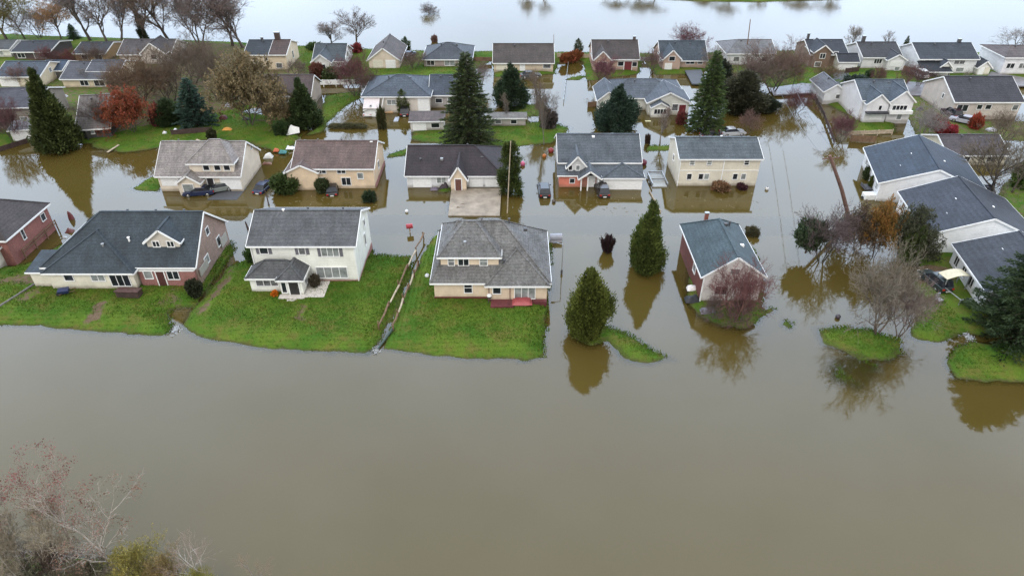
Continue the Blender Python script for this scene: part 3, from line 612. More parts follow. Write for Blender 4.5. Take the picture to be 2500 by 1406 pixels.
# ---- stepped townhouses on the right
RB = SD(236, 238, 240); RR = RF(62, 74, 92)
for lab, FL, rot, w, dep, e, r, rc in (('farthest of the three stepped white gable houses, its blue roof beside the leaning pole', (2138, 490), -14, 13.5, 12.5, 3.0, 5.7, RF(62, 75, 93)),
                               ('middle one of the three stepped white gable houses with dark blue roof on the right', (2251, 620), -9, 13, 11.6, 3.1, 5.8, RF(68, 74, 87)),
                               ('nearest of the three stepped white gable houses, half hidden by the huge dark conifer', (2390, 766), -9, 12.5, 10, 3.2, 5.5, RF(72, 76, 86))):
    h = House(lab, FL, (FL[0] + 200, FL[1]), 0, RB, rc, rot=rot, group='stepped townhouses'); h.w = w
    h.block(0, h.w, 0, dep, e, r, 'y', 0, 0, o=.5)
    for k in range(4): h.win('W', 0, 1.6 + k * dep / 4.4, 1.7, 1.0, 1.2, mull=2)
    h.win('S', 0, h.w * .7, 3.4, .9, .8)
    h.boxvent(h.w * .22, dep * .3, e + (r - e) * .4, GREYMETAL); h.boxvent(h.w * .36, dep * .55, e + (r - e) * .68, WHITE if dep < 13 else LEAD); h.boxvent(h.w * .3, dep * .72, e + (r - e) * .55, WHITE); h.boxvent(h.w * .64, dep * .4, e + (r - e) * .7, WHITE)
    m = MB(); m.beam((-.08, -.08, -.6), (-.08, -.08, e - .1), .1, .1); h.part('downspout', m, WHITE); h.done()
def simple(lab, FL, FR, zb, wall, roof, dep, e_row, r_row, ax='x', a=0, b=0, wins=(), o=.4, rot=0, yb=None, cat='house', name='house', fin=True, emin=1.8):
    h = House(lab, FL, FR, zb, wall, roof, rot=rot, name=name, cat=cat)
    e = max(emin, h.Z(e_row)); r = max(e + 1.0, h.Z(r_row, dep / 2)); h.e, h.r = e, r
    h.block(0, h.w, 0, dep, e, r, ax, a, b, o)
    for u, z, ww, hh in wins: h.win('S', 0, u * h.w, z * e, ww, hh, mull=2 if ww > 1.2 else 1)
    h.vent(h.w * .35, dep * .42, e + (r - e) * .85) if ax == 'x' else h.vent(h.w * .4, dep * .5, e + (r - e) * .8)
    h.boxvent(h.w * .68, dep * .44, e + (r - e) * .86) if ax == 'x' else None
    return h.done() if fin else h
# ---- second row
h = simple('slate blue hip-roofed house with open front awning and white garage, behind the dark maroon roof', (892, 274), (1050, 274), .1, SD(214, 206, 196), RF(92, 102, 116), 11, 234, 184, a=5.5, b=4.8, wins=((.42, .6, 1.6, .9),), fin=False)
h.gpx(1022, 240, 1050, 272); m = MB(); [m.beam((x, -2.6, -.8), (x + .9, -.1, 2.9), .14, .14) for x in (.3, 2.9)]; m.beam((.3, -2.6, .3), (2.9, -2.6, .3), .12, .12); h.part('awning_frame', m, WHITE)
m = MB(); m.prism([(.2, -2.7, 1.7), (3.1, -2.7, 1.7), (3.1, -.05, 2.9), (.2, -.05, 2.9)], (0, 0, -.06)); h.part('awning', m, plain((.5, .45, .45), 'awning_cloth')); h.block(.3, 2.9, -2.2, 0, 1.2, 1.9, 'y', wall=WHITE, o=.1); h.done()
simple('low dark blue carport garage between the slate hip-roofed house and the tall spruce', (1052, 262), (1120, 262), .1, SD(170, 165, 162), RF(84, 94, 110), 8, 230, 184, wins=((.3, .5, 1.2, .8), (.75, .5, 1.4, 1.2)))
h = simple('grey-roofed ranch house with two white front gables behind the cone shaped dark tree', (1490, 268), (1668, 268), .05, SD(214, 214, 206), RF(98, 106, 118), 10, 238, 194, a=3.5, b=5, fin=False, wins=((.28, .6, 2.2, 1.0),))
h.block(-2.5, 1.0, -1.6, 6, 2.6, 4.0, 'y', o=.4); h.block(h.X(1575), h.X(1672), -2.6, 4, 2.4, 4.2, 'y', o=.4); h.block(h.X(1580), h.X(1622), -4.0, -2.6, 1.9, 2.8, 'y', o=.2, wall=WHITEW)
h.win('S', -4.0, h.X(1601), 1.1, 2.2, .9, mull=4); h.win('S', -2.6, h.X(1640), 1.4, 1.2, 1.2); h.door('S', -2.6, h.X(1656), 0, 1.4, 1.9, plain((.13, .02, .025), 'wine_door')); h.win('S', -1.6, -.7, 1.4, 1.0, 1.2); h.done()
h = simple('white two-storey house with blue-grey roof, arched porch and balcony, right of the curved flooded road', (2092, 292), (2205, 292), .4, SD(226, 226, 228), RF(92, 104, 118), 9, 243, 196, wins=((.62, .72, .5, .7),), fin=False)
h.block(.4, h.w * .5, -1.4, 4, h.e - .2, h.e + 1.4, 'y', o=.3); h.block(h.w * .55, h.w + .3, -1.0, 4, h.e + .1, h.e + 1.9, 'y', o=.3); h.win('S', -1.4, h.w * .33, h.e * .72, .5, .8); h.win('S', -1, h.w * .77, h.e * .66, 2.6, 1.0, mull=4)
m = MB(); m.box(.3, h.w * .5, -2.4, -1.42, h.e * .5, h.e * .5 + .2); h.part('porch_roof', m, RF(80, 84, 92)); m = MB(); m.box(h.w * .55, h.w + .3, -1.7, -1.02, h.e * .42, h.e * .42 + .6); h.part('balcony', m, WHITE); h.gpx(2112, 272, 2140, 292, -1.4); h.win('S', -1.0, h.w * .82, .9, .8, 1.0); h.done()
simple('small white outbuilding with weathered grey roof beside the dark conifer, right of the curved road', (2008, 250), (2056, 250), .4, SD(220, 222, 226), RF(130, 132, 142), 7, 222, 192, 'y', wins=((.7, .5, .8, .8),), name='outbuilding', cat='outbuilding')
h = simple('long taupe house with big dark grey roof in the upper right beside the asphalt turnaround', (2318, 286), (2480, 286), .45, SD(196, 186, 178), RF(72, 72, 82), 11, 247, 188, fin=False)
h.win('S', 0, 1.7, 1.7, 2.0, 1.2, mull=2); h.win('S', 0, 4.8, 1.9, .9, .8); h.win('S', 0, 6.4, 1.9, 1.0, .8); h.win('S', 0, 11.4, 1.8, 1.0, .9); h.win('W', 0, 4, 2.6, .6, .8); h.boxvent(9.5, 3, 4.0); h.done()
simple('cream bungalow with purple-brown roof half hidden by bare trees right of the stepped townhouses', (2306, 402), (2450, 402), .05, SD(198, 192, 172), RF(92, 84, 90), 8, 378, 330, wins=((.28, .55, 2.0, 1.0), (.75, .55, 1.4, .9)))
simple('small white shed with dark grey roof behind the stepped townhouses', (2385, 508), (2422, 508), .05, WHITEW, RF(76, 78, 88), 4, 490, 458, name='shed', cat='shed', wins=((.5, .5, .7, .6),), emin=1.5)
# ---- left cluster
h = simple('blue-roofed garage house with wide white and cream doors left of the ragged conifer', (3, 212), (106, 212), .5, SD(226, 214, 190), RF(82, 94, 110), 9, 186, 151, fin=False)
h.gpx(5, 190, 50, 212); h.gpx(56, 186, 92, 209, mat=SD(232, 222, 200, False)); h.win('E', h.w, 4, 2.2, .8, .8); h.done()
h = simple('grey-roofed house with a cream side gable right of the ragged conifer tip', (158, 214), (262, 214), .5, SD(216, 202, 176), RF(92, 94, 104), 10, 192, 152, fin=False, wins=((.5, .5, 1.6, 1.0), (.85, .5, 2, 1.2)))
h.block(h.w - 4.2, h.w + 2.2, 2, 9, h.e + .8, h.r + .2, 'x', 0, 0, z0=.5, o=.2); h.done()
simple('low blue-grey linking building between the garage house and the grey gabled house', (108, 192), (158, 192), .5, SD(120, 118, 118), RF(70, 88, 112), 6, 178, 154, name='outbuilding', cat='outbuilding', wins=((.5, .5, 1.2, .8),))
h = simple('taupe-walled house with dark slate roof behind the white shed on the left edge', (-60, 318), (112, 312), .4, SD(150, 142, 134), RF(84, 84, 96), 10, 262, 216, rot=5, fin=False); h.win('S', 0, 9, 1.6, 1.2, 1); h.win('S', 0, 5, 1.6, 1.4, 1); h.done()
h = House('small flat-roofed white shed with a green curtain, at the water left of the ragged conifer', (34, 346), (106, 328), .2, WHITEW, RF(150, 148, 150), rot=12, name='shed', cat='shed')
h.shed(0, h.w, 0, 3.2, 2.0, 2.5); h.garage('S', 0, h.w * .32, .1, h.w * .52, 1.6); h.win('S', 0, h.w * .8, 1.1, .9, 1.2, pane=plain((.16, .26, .2), 'green_curtain')); h.done()
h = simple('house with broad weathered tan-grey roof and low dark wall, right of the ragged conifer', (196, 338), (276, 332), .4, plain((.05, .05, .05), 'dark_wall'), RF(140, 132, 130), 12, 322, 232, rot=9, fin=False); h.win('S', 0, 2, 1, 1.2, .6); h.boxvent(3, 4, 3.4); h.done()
simple('brown-roofed house with a white rake board hidden behind the round dark cedar', (636, 262), (762, 262), .3, SD(196, 180, 168), RF(104, 90, 90), 8, 232, 184, wins=((.2, .6, 1.2, .8), (.5, .6, 1.2, .8), (.8, .5, 1.4, 1.2)))
# ---- row along the far shore
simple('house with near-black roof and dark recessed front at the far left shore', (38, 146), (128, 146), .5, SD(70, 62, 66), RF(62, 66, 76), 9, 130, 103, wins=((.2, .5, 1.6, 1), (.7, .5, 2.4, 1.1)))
simple('house with charcoal roof, white side board and timber front, second along the far left shore', (188, 150), (262, 150), .5, SD(176, 150, 112), RF(66, 68, 76), 9, 132, 104, wins=((.3, .5, 1.2, .9), (.75, .5, 1.6, 1)))
h = simple('grey-roofed house with a pale front gable half hidden by brown bare trees, far left shore', (296, 152), (420, 152), .5, SD(200, 192, 184), RF(104, 100, 104), 9, 132, 97, fin=False); h.block(6, 11, -1.6, 4, 2.6, 4.6, 'y', o=.4); h.win('S', -1.6, 8.5, 1.6, 1.2, 1.0); h.done()
simple('pale outbuilding with green-grey roof at the top left corner behind the dark houses', (-34, 140), (30, 140), .5, WHITEW, RF(96, 100, 104), 7, 124, 108, wins=((.6, .5, 1.4, .8),), name='outbuilding', cat='outbuilding')
h = simple('tall cream far-shore house with a half charcoal, half rust roof and a dark chimney', (606, 172), (704, 172), .4, SD(222, 206, 182), RF(58, 66, 76), 9.5, 133, 99, fin=False)
h.block(h.w * .62, h.w + .02, -.01, 9.51, h.e + .03, h.r + .05, 'x', roof=RF(96, 78, 74), wall=SD(222, 206, 182)); h.win('S', -.01, h.w * .8, h.e * .3, 1.2, 1); h.win('S', 0, h.w * .25, h.e * .6, 1, 1); h.win('E', h.w, 5, 2, .8, 1.5); h.win('S', 0, h.w * .5, h.e * .72, .7, .7)
h.chimney(h.w * .68, 5.4, h.r - .6, h.r + 1.5, BK(78, 66, 62), .55); h.chimney(h.w * .3, 5, h.r - .6, h.r + .5, LEAD, .25); h.done()
h = simple('low grey-roofed house with white gables beside the purple bushes, far shore', (768, 168), (842, 168), .4, SD(226, 226, 226), RF(84, 94, 102), 9, 150, 108, fin=False); h.block(.2, 4.2, -2, 4, 2.1, 3.6, 'y', o=.3); h.win('S', -2, 2.2, 1, 1.6, 1); h.win('E', h.w, 4, 2, 1, 1); h.done()
h = simple('taupe-roofed gable-fronted house with cream garage doors, far shore beside the small round cypress', (902, 168), (976, 168), .4, SD(216, 202, 184), RF(104, 94, 92), 11, 146, 101, 'y', fin=False); h.garage('S', 0, h.w * .3, .1, 2.2, 1.8, CREAMW); h.garage('S', 0, h.w * .72, .1, 2.2, 1.8, WHITE); h.win('E', h.w, 5, 1.4, 1, .9); h.done()
simple('slate hip-roofed bungalow behind the tip of the tall spruce, far shore', (1036, 164), (1150, 164), .4, SD(170, 156, 150), RF(86, 92, 102), 10, 148, 105, a=4.6, b=4.6, wins=((.14, .5, 1.6, 1), (.55, .5, 2.2, 1.1), (.8, .5, 1.2, 1)))
h = simple('wide brown-roofed bungalow with cream garage doors behind the dark evergreen, far shore', (1206, 174), (1350, 174), .4, SD(210, 194, 172), RF(96, 88, 86), 9, 152, 108, fin=False); h.garage('S', 0, 1.7, .05, 2.4, 1.5, CREAMW); h.garage('S', 0, 6.2, .05, 1.2, 1.5, WHITE); h.win('S', 0, 11.5, 1.1, 1.6, .9); h.done()
h = simple('brown-roofed house with an arched front gable and maroon porch, far shore', (1447, 172), (1556, 172), .4, SD(186, 158, 142), RF(92, 84, 84), 9, 143, 99, fin=False); h.block(.1, 3.6, -1.2, 4, 2.7, 4.4, 'y', o=.3); h.win('S', -1.2, 1.9, 1.6, 1.8, 1.1, mull=2); h.win('S', 0, 6.0, 1.4, 1.2, .9); h.door('S', 0, 7.6, 0, 1.6, 1.9, plain((.13, .02, .025), 'wine_door')); h.win('S', 0, 9, 1.3, 1.0, .9); h.chimney(9.2, 4.6, 4.6, 5.9, BK(90, 80, 78), .3); h.done()
h = simple('dark slate roofed far-shore house with a brown gabled front below the dome shaped tree', (1612, 166), (1722, 166), .4, SD(188, 164, 150), RF(78, 90, 102), 9, 146, 101, fin=False); h.block(.2, 3.9, -1.4, 4, 2.4, 4.2, 'y', o=.3); h.win('S', -1.4, 2.0, 2.4, 1.2, .9); h.garage('S', -1.4, 1.4, .05, 1.6, 1.4); h.win('S', 0, 6.4, 1.3, 1.8, .9, mull=2); h.win('S', 0, 8.6, 1.3, 1.0, .9); h.done()
simple('pale grey-roofed white house behind brown bare trees and a thin pole, far shore', (1772, 160), (1886, 160), .4, SD(222, 224, 228), RF(136, 136, 140), 9, 130, 98, a=3, wins=((.2, .5, 1.2, 1), (.5, .5, 1.4, 1), (.8, .5, 1.2, 1)))
h = simple('dark roofed house with a brown shingled gable and white garage wing, far shore right', (1972, 164), (2060, 164), .4, SD(118, 98, 84), RF(62, 68, 80), 9, 132, 98, fin=False); h.block(.4, 4.0, -1, 4, 3.6, 5.0, 'y', o=.35); h.win('S', -1, 2.2, 2.7, 1.1, 1.0, mull=2); h.win('S', 0, 5.4, 2.9, .9, .8); h.win('S', -1, 1.6, .9, 1.3, .9)
h.block(5.4, 9.6, -2.6, 1, 2.0, 3.1, 'x', wall=WHITEW, o=.3); h.garage('S', -2.6, 7.4, .05, 3.3, 1.7); h.chimney(.6, 5, 4.4, 5.8, LEAD, .25); h.done()
h = simple('charcoal-roofed white house with arched window and garage gable, second from right end of far shore', (2100, 168), (2192, 168), .4, SD(222, 222, 224), RF(74, 76, 82), 9, 139, 104, fin=False); h.block(4.8, 8.6, -1.6, 3, 2.4, 3.5, 'y', o=.3); h.garage('S', -1.6, 6.7, 1.0, 2.8, 1.2); h.win('S', -1.6, 7.2, .5, 1.0, .7); h.win('S', 0, 3.4, 1.6, 1.6, .9, mull=3); h.chimney(1.4, 5, 4, 5.6, LEAD, .35); h.done()
h = simple('large white house with dark blue-grey roof and black carport, far shore right', (2234, 180), (2374, 180), .4, SD(224, 226, 228), RF(70, 78, 90), 9, 143, 106, fin=False, wins=((.18, .75, 2.2, .8), (.7, .75, 2.2, .8)))
h.shed(-.2, 5.4, -3.4, -.05, 1.5, 2.6, walls=False, roof=RF(44, 50, 60)); h.block(3.6, 6.2, -2, 2, 2.0, 3.2, 'y', wall=WHITEW, o=.3)
for x in (0, 5.2): m = MB(); m.beam((x, -3.3, -.5), (x, -3.3, 1.5), .16, .16); h.part('carport_post', m, LEAD)
h.win('S', 0, h.w * .75, .8, 1.6, .9); h.chimney(h.w - 2.2, 5, h.r - .5, h.r + .7, LEAD, .35); h.done()
h = simple('white garage annex with an open gable right of the big far-shore house', (2382, 184), (2412, 184), .4, WHITEW, RF(72, 76, 84), 6, 164, 140, 'y', name='garage', cat='garage', fin=False); h.garage('S', 0, h.w * .3, .05, h.w * .42, 1.6); h.garage('S', 0, h.w * .75, .05, h.w * .4, 1.6, CREAMW); h.done()
simple('white house with a brown roof cut by the right edge, far shore', (2440, 182), (2560, 182), .4, SD(226, 226, 230), RF(110, 98, 98), 9, 140, 112, a=3, wins=((.15, .5, 1.6, 1.0), (.4, .5, 1.6, 1)))
# ---- small buildings between the rows
h = House('low brown flat-roofed shed with white front beside the tall spruce', (1003, 319), (1084, 315), .3, SD(212, 210, 208), RF(112, 98, 96), rot=2, name='shed', cat='shed'); h.shed(0, h.w, 0, 3.4, 1.7, 2.2); h.garage('S', 0, 1.6, 0, 2.4, 1.4); h.win('S', 0, 4.4, .9, 1.4, .8); h.done()
h = House('pale grey weathered shed wall with flat roof right of the tall spruce', (1192, 308), (1283, 307), .3, SD(182, 176, 172), RF(150, 146, 142), rot=0, name='shed', cat='shed'); h.shed(0, h.w, 0, 2.0, 1.5, 1.75); h.win('S', 0, 1.8, .8, 1.0, .7); h.win('S', 0, 4.6, .8, 1.0, .7); h.done()

# ------------------------------------------------------------------ trees
def rnd_perp(d):
    v = Vector((random.gauss(0, 1), random.gauss(0, 1), random.gauss(0, 1))); v -= d * v.dot(d); return v.normalized()
SEEDS = {}
def bare_proto(seed, H=10., stems=1, spread=.75, trunk=.28, up=.35, twig=7, leaf=0, leafsize=.22, crownw=1.0, lev=(6, 5, 5), sub=2, sep=False, tl=.5):
    """trunk + limbs as tapered tubes, twigs (and leaves) as fine slivers; height about H"""
    random.seed(seed); tb = MB(); ends = []; T = []; tint = []
    def seg(p, d, L, r, lvl):
        n = 4 if lvl < 2 else 3; pts = [p]; rs = [r]; dd = d.copy()
        for k in range(n):
            dd = (dd + rnd_perp(dd) * random.uniform(.05, .22) + Vector((0, 0, 1)) * up * (.12 if lvl else .05)).normalized()
            pts.append(pts[-1] + dd * L / n); rs.append(r * (1 - .72 * (k + 1) / n))
        if lvl <= 2: tb.tube(pts, [max(x, .014) for x in rs], 7 if lvl == 0 else 5 if lvl == 1 else 3, cap=lvl == 0)
        else:
            for a, b in zip(pts[:-1], pts[1:]): sl.append((a, b, .024))
        return pts, dd
    sl = []
    def grow(p, d, L, r, lvl):
        pts, dd = seg(p, d, L, r, lvl)
        if lvl == 3:
            for k in range(twig):
                t = random.random() ** .7; i = min(int(t * 3), 2); q = pts[i].lerp(pts[i + 1], t * 3 - i)
                e = (dd * .6 + rnd_perp(dd) * random.uniform(.4, 1) + Vector((0, 0, .25))).normalized(); l = L * random.uniform(.3, .75)
                sl.append((q, q + e * l, .017)); ends.append(q + e * l)
                for _ in range(sub):
                    e2 = (e + rnd_perp(e) * random.uniform(.3, .8)).normalized(); q2 = q.lerp(q + e * l, random.uniform(.3, .9)); sl.append((q2, q2 + e2 * l * random.uniform(.4, .8), .014))
            return
        nch = lev[min(lvl, 2)]
        for k in range(nch):
            t = (.35 if lvl == 0 else .25) + (.65 if lvl == 0 else .75) * (k + .5 + random.uniform(-.3, .3)) / nch; t = min(t, .98)
            n = len(pts) - 1; i = min(int(t * n), n - 1); q = pts[i].lerp(pts[i + 1], t * n - i)
            sp = spread * random.uniform(.7, 1.25) * (1.1 - .35 * t)
            e = (dd * (1 - sp * .55) + rnd_perp(dd) * sp).normalized()
            if lvl == 0: e = (e + Vector((0, 0, .15))).normalized()
            grow(q, e, L * random.uniform(.5, .72) * ((1.25 * crownw) if lvl == 0 else .95), r * (.5 if lvl == 0 else .48), lvl + 1)
        grow(pts[-1], dd, L * (.55 if lvl == 0 else .5), r * .32, lvl + 1)
    for s_ in range(stems):
        a = 2 * math.pi * (s_ + random.random() * .5) / max(stems, 1)
        d = Vector((math.cos(a) * .4, math.sin(a) * .4, 1)).normalized() if stems > 1 else Vector((random.gauss(0, .06), random.gauss(0, .06), 1)).normalized()
        grow(Vector((math.cos(a) * .15 * (stems > 1), math.sin(a) * .15 * (stems > 1), -.6)), d, H * (tl if stems == 1 else .42), H * trunk * .085 / math.sqrt(stems), 0)
    A = np.array([a for a, b, w in sl]); B = np.array([b for a, b, w in sl]); Wd = np.array([w for a, b, w in sl])[:, None]
    D = unit(B - A); N1 = unit(np.cross(D, rng.normal(size=D.shape))); N2 = np.cross(D, N1)
    T = [np.stack([A - N * Wd, A + N * Wd, B], 1) for N in (N1, N2)]; tt = [rng.uniform(.2, .8, len(A))] * 2
    if leaf:
        E = np.array(ends); E = E[rng.integers(0, len(E), max(leaf // 28, 8))][rng.integers(0, max(leaf // 28, 8), leaf)] + rng.normal(0, .3, (leaf, 3)) if sep else E[rng.integers(0, len(E), leaf)] + rng.normal(0, .12, (leaf, 3)); LT = leaves(E, rng.normal(size=E.shape) + [0, 0, .2], leafsize, leafsize * .4); lt = np.clip(.5 + .25 * np.sin(E[:, 0] * 2 + E[:, 2] * 1.7) + rng.normal(0, .2, leaf), 0, 1)
        if not sep: T.append(LT); tt.append(lt)
    T = np.concatenate(T); z = np.concatenate([T.reshape(-1, 3)[:, 2], [v[2] for v in tb.v]]); xy = T.reshape(-1, 3)[:, :2]
    top = np.percentile(z, 99.8); rx = np.percentile(np.hypot(xy[:, 0], xy[:, 1]), 97)
    crown = tri_mesh('crown', T, np.concatenate(tt), TWIG if not leaf else LEAF)
    me = bpy.data.meshes.new('trunk'); me.from_pydata(tb.v, [], tb.f); me.materials.append(BARK)
    for p in me.polygons: p.use_smooth = True
    if sep: crown['seeds'] = 1; SEEDS[crown.name] = tri_mesh('seed_cluster', LT, lt, LEAF)
    return me, crown, top, rx
def cedar_proto(seed, H=10., R=2.6, n=230, m=62, prof='cedar', leaf=.3, ragged=.12):
    random.seed(seed); P = []; D = []; tt = []
    def rad_at(t):
        if prof == 'cedar': return R * np.interp(t, [0, .06, .16, .3, .45, .6, .75, .88, 1], [.72, .9, 1, .94, .78, .62, .43, .22, .02])
        if prof == 'egg': return R * np.interp(t, [0, .08, .2, .35, .5, .65, .8, .92, 1], [.55, .78, .96, 1, .9, .7, .42, .2, .03])
        if prof == 'column': return R * min(1, (t + .1) / .15) ** .5 * (1 - t ** 3) ** .7
        return R * np.interp(t, [0, .07, .2, .4, .6, .78, .9, 1], [.78, 1, .86, .64, .43, .24, .11, .01])
    ph = [random.uniform(0, 6.3) for _ in range(4)]
    for k in range(n):
        t = (1 - math.sqrt(random.random() * .985)) if prof != 'column' else random.random() * .96
        t = .02 + t * .95; a = random.uniform(0, 2 * math.pi)
        r = rad_at(t) * (1 + ragged * math.sin(3 * a + ph[0] + 7 * t) + ragged * math.sin(9 * t + ph[1] + a)) * random.uniform(.7, 1.08)
        c = np.array([r * math.cos(a), r * math.sin(a), t * H]); s = (.13 + .15 * rad_at(t)) * random.uniform(.7, 1.3)
        q = c + rng.normal(size=(m, 3)) * [s * .55, s * .55, s * .85]
        o = np.array([math.cos(a), math.sin(a), .95]); P.append(q); D.append(o + rng.normal(0, .5, (m, 3))); tn = random.gauss(.5, .25)
        tt.append(np.clip(tn + rng.normal(0, .12, m), 0, 1))
    # inner leaves so that the crown is not hollow
    k = n * 14; t = rng.random(k) * .93 + .02; a = rng.uniform(0, 6.28, k); r = np.array([rad_at(x) for x in t]) * rng.random(k) ** .5 * .8
    P.append(np.stack([r * np.cos(a), r * np.sin(a), t * H], 1)); D.append(rng.normal(size=(k, 3)) + [0, 0, .4]); tt.append(rng.uniform(.3, .6, k))
    P, D = np.concatenate(P), np.concatenate(D); T = leaves(P, D, leaf, leaf * .3)
    tb = MB(); tb.tube([(0, 0, -.7), (0, 0, H * .4), (0, 0, H * .9)], [R * .11, R * .07, .03], 7)
    me = bpy.data.meshes.new('trunk'); me.from_pydata(tb.v, [], tb.f); me.materials.append(BARK)
    return me, tri_mesh('crown', T, np.concatenate(tt), LEAF), H, R * 1.02
def spruce_proto(seed, H=12., R=2.8, droop=.35, gap=.34, dens=1.0, p=.8):
    random.seed(seed); P = []; D = []; tt = []; tb = MB(); tb.tube([(0, 0, -.7), (0, 0, H * .5), (0, 0, H)], [R * .09, R * .06, .02], 7); z = .35
    while z < H * .985:
        t = z / H; L = R * (1 - t) ** p + .12; nb = max(4, int((9 if t < .75 else 6) * dens))
        for k in range(nb):
            a = 2 * math.pi * (k + random.random() * .8) / nb; l = L * random.uniform(.62, 1.12); up = .35 + .5 * t
            m = max(6, int(26 * l)); s = rng.random(m) ** .6
            x = s * l; zz = z + x * (up - droop * 1.2) - droop * .22 * x * x / max(L, .5) + rng.normal(0, .06, m)
            lat = rng.normal(0, .16, m) * (1.1 - s * .7) * max(.6, l * .55)
            P.append(np.stack([x * math.cos(a) - lat * math.sin(a), x * math.sin(a) + lat * math.cos(a), zz], 1))
            D.append(np.stack([math.cos(a) - lat * math.sin(a) * 2 + rng.normal(0, .35, m), math.sin(a) + lat * math.cos(a) * 2 + rng.normal(0, .35, m), rng.normal(.12, .35, m)], 1))
            tt.append(np.clip(random.gauss(.42, .14) + .22 * s + rng.normal(0, .1, m), 0, 1))
            tb.tube([(0, 0, z), (l * .8 * math.cos(a), l * .8 * math.sin(a), z + l * .8 * (up - droop * 1.2))], [.04, .012], 3, cap=False)
        z += gap * random.uniform(.8, 1.2) * (1.1 - .4 * t)
    P, D = np.concatenate(P), np.concatenate(D)
    me = bpy.data.meshes.new('trunk'); me.from_pydata(tb.v, [], tb.f); me.materials.append(BARK)
    return me, tri_mesh('crown', leaves(P, D, .34, .085), np.concatenate(tt), LEAF), H, R
def shrub_proto(seed, n=60, m=42, leaf=.2, box=False):
    random.seed(seed); P = []; D = []; tt = []
    for k in range(n):
        v = np.array([random.gauss(0, 1), random.gauss(0, 1), random.gauss(0, 1)]); v /= np.linalg.norm(v)
        if box: v = v / np.abs(v).max() * [.95, .95, .95]
        c = v * random.uniform(.7, .95); c[2] = (c[2] + 1) / 2
        P.append(c + rng.normal(0, .11, (m, 3))); D.append(v + [0, 0, .4] + rng.normal(0, .5, (m, 3))); tt.append(np.clip(random.gauss(.5, .16) + rng.normal(0, .12, m), 0, 1))
    k = n * 12; q = rng.uniform(-.75, .75, (k, 3)); q[:, 2] = (q[:, 2] + .75) / 1.5 * .85; P.append(q); D.append(rng.normal(size=(k, 3))); tt.append(rng.uniform(.3, .6, k))
    P = np.concatenate(P); tb = MB(); tb.tube([(0, 0, -.4), (0, 0, .6)], [.08, .04], 5)
    me = bpy.data.meshes.new('stem'); me.from_pydata(tb.v, [], tb.f); me.materials.append(BARK)
    return me, tri_mesh('foliage', leaves(P, np.concatenate(D), leaf, leaf * .35), np.concatenate(tt), LEAF), 1.05, 1.02
PROTO = dict(
    cedar=cedar_proto(1, 10, 2.75, 420, 60, 'cedar', .34, .17), egg=cedar_proto(2, 9, 3.1, 460, 60, 'egg', .34, .16), cedar2=cedar_proto(3, 11, 2.9, 330, 60, 'cone', .42, .11),
    column=cedar_proto(4, 10, 1.5, 200, 50, 'column'), cypress=cedar_proto(5, 6, 1.2, 90, 40, 'egg', .24, .06), cone=cedar_proto(6, 8, 2.9, 230, 60, 'cedar', .34, .2),
    bigcone=spruce_proto(17, 14, 5.8, .30, .42, 1.5, .62),
    spruce=spruce_proto(7, 13, 3.2), spruce2=spruce_proto(8, 11, 3.4, .42, .4), blue=spruce_proto(9, 9, 3.0, .3, .33, 1.2),
    bare1=bare_proto(11, spread=.7), bare2=bare_proto(12, spread=.85, crownw=1.1), bare3=bare_proto(13, stems=3, spread=.7), bare4=bare_proto(14, stems=4, spread=.8, twig=4, up=.2, lev=(5, 5, 4)),
    bare5=bare_proto(15, spread=.6, up=.6, crownw=.9), thin=bare_proto(16, spread=.5, lev=(7, 4, 3), twig=5, up=.5, crownw=.7), dense=bare_proto(18, stems=3, spread=.85, twig=5, crownw=1.15),
    dome=bare_proto(19, stems=4, spread=.75, twig=5, up=.1, lev=(5, 5, 5)), leafy=bare_proto(20, stems=3, spread=.9, twig=3, leaf=7000, leafsize=.24, crownw=1.2), leafy2=bare_proto(21, spread=.9, twig=10, leaf=4200, leafsize=.22, crownw=1.2),
    pale=bare_proto(22, spread=.75, lev=(6, 4, 4), twig=6, up=.45, trunk=.22), pale2=bare_proto(23, stems=5, spread=.65, lev=(5, 4, 4), twig=6, up=.5), seed=bare_proto(24, spread=.62, lev=(5, 3, 3), twig=4, sub=1, leaf=1700, leafsize=.15, sep=True, tl=.62, trunk=.2), full=bare_proto(26, stems=3, spread=.9, twig=3, leaf=17000, leafsize=.26, crownw=1.15),
    stem=bare_proto(27, spread=.6, lev=(6, 3, 3), twig=4, sub=1, tl=.66, trunk=.2),
    shrub=shrub_proto(31), shrub2=shrub_proto(32, 50, 40, .26), hedge=shrub_proto(33, 110, 42, .16, True))
BK1 = (.085, .07, .058); GREYB = (.15, .135, .125); PALEB = (.42, .38, .34)
USED = {}
def plant(proto, loc, h, wid, color, label, cat='tree', name='tree', bark=BK1, rz=None, group=None, lean=(0, 0), wy=None):
    tm, cm, H, Rr = PROTO[proto]; USED[proto] = 1
    r = empty(name, loc, random.uniform(0, 6.28) if rz is None else rz, label, cat, group)
    sx = wid / (2 * Rr); r.scale = (sx, (wy / (2 * Rr)) if wy else sx, h / H); r.rotation_euler[0] = lean[0]; r.rotation_euler[1] = lean[1]
    for me, c in ((tm, bark), (cm, color)):
        o = bpy.data.objects.new(me.name.split('.')[0], me); COL.objects.link(o); o.parent = r; o.color = (*c, 1)
        if me.name in SEEDS: o.color = (*bark, 1); q = bpy.data.objects.new('seed_cluster', SEEDS[me.name]); COL.objects.link(q); q.parent = o; q.color = (*c, 1)
    return r
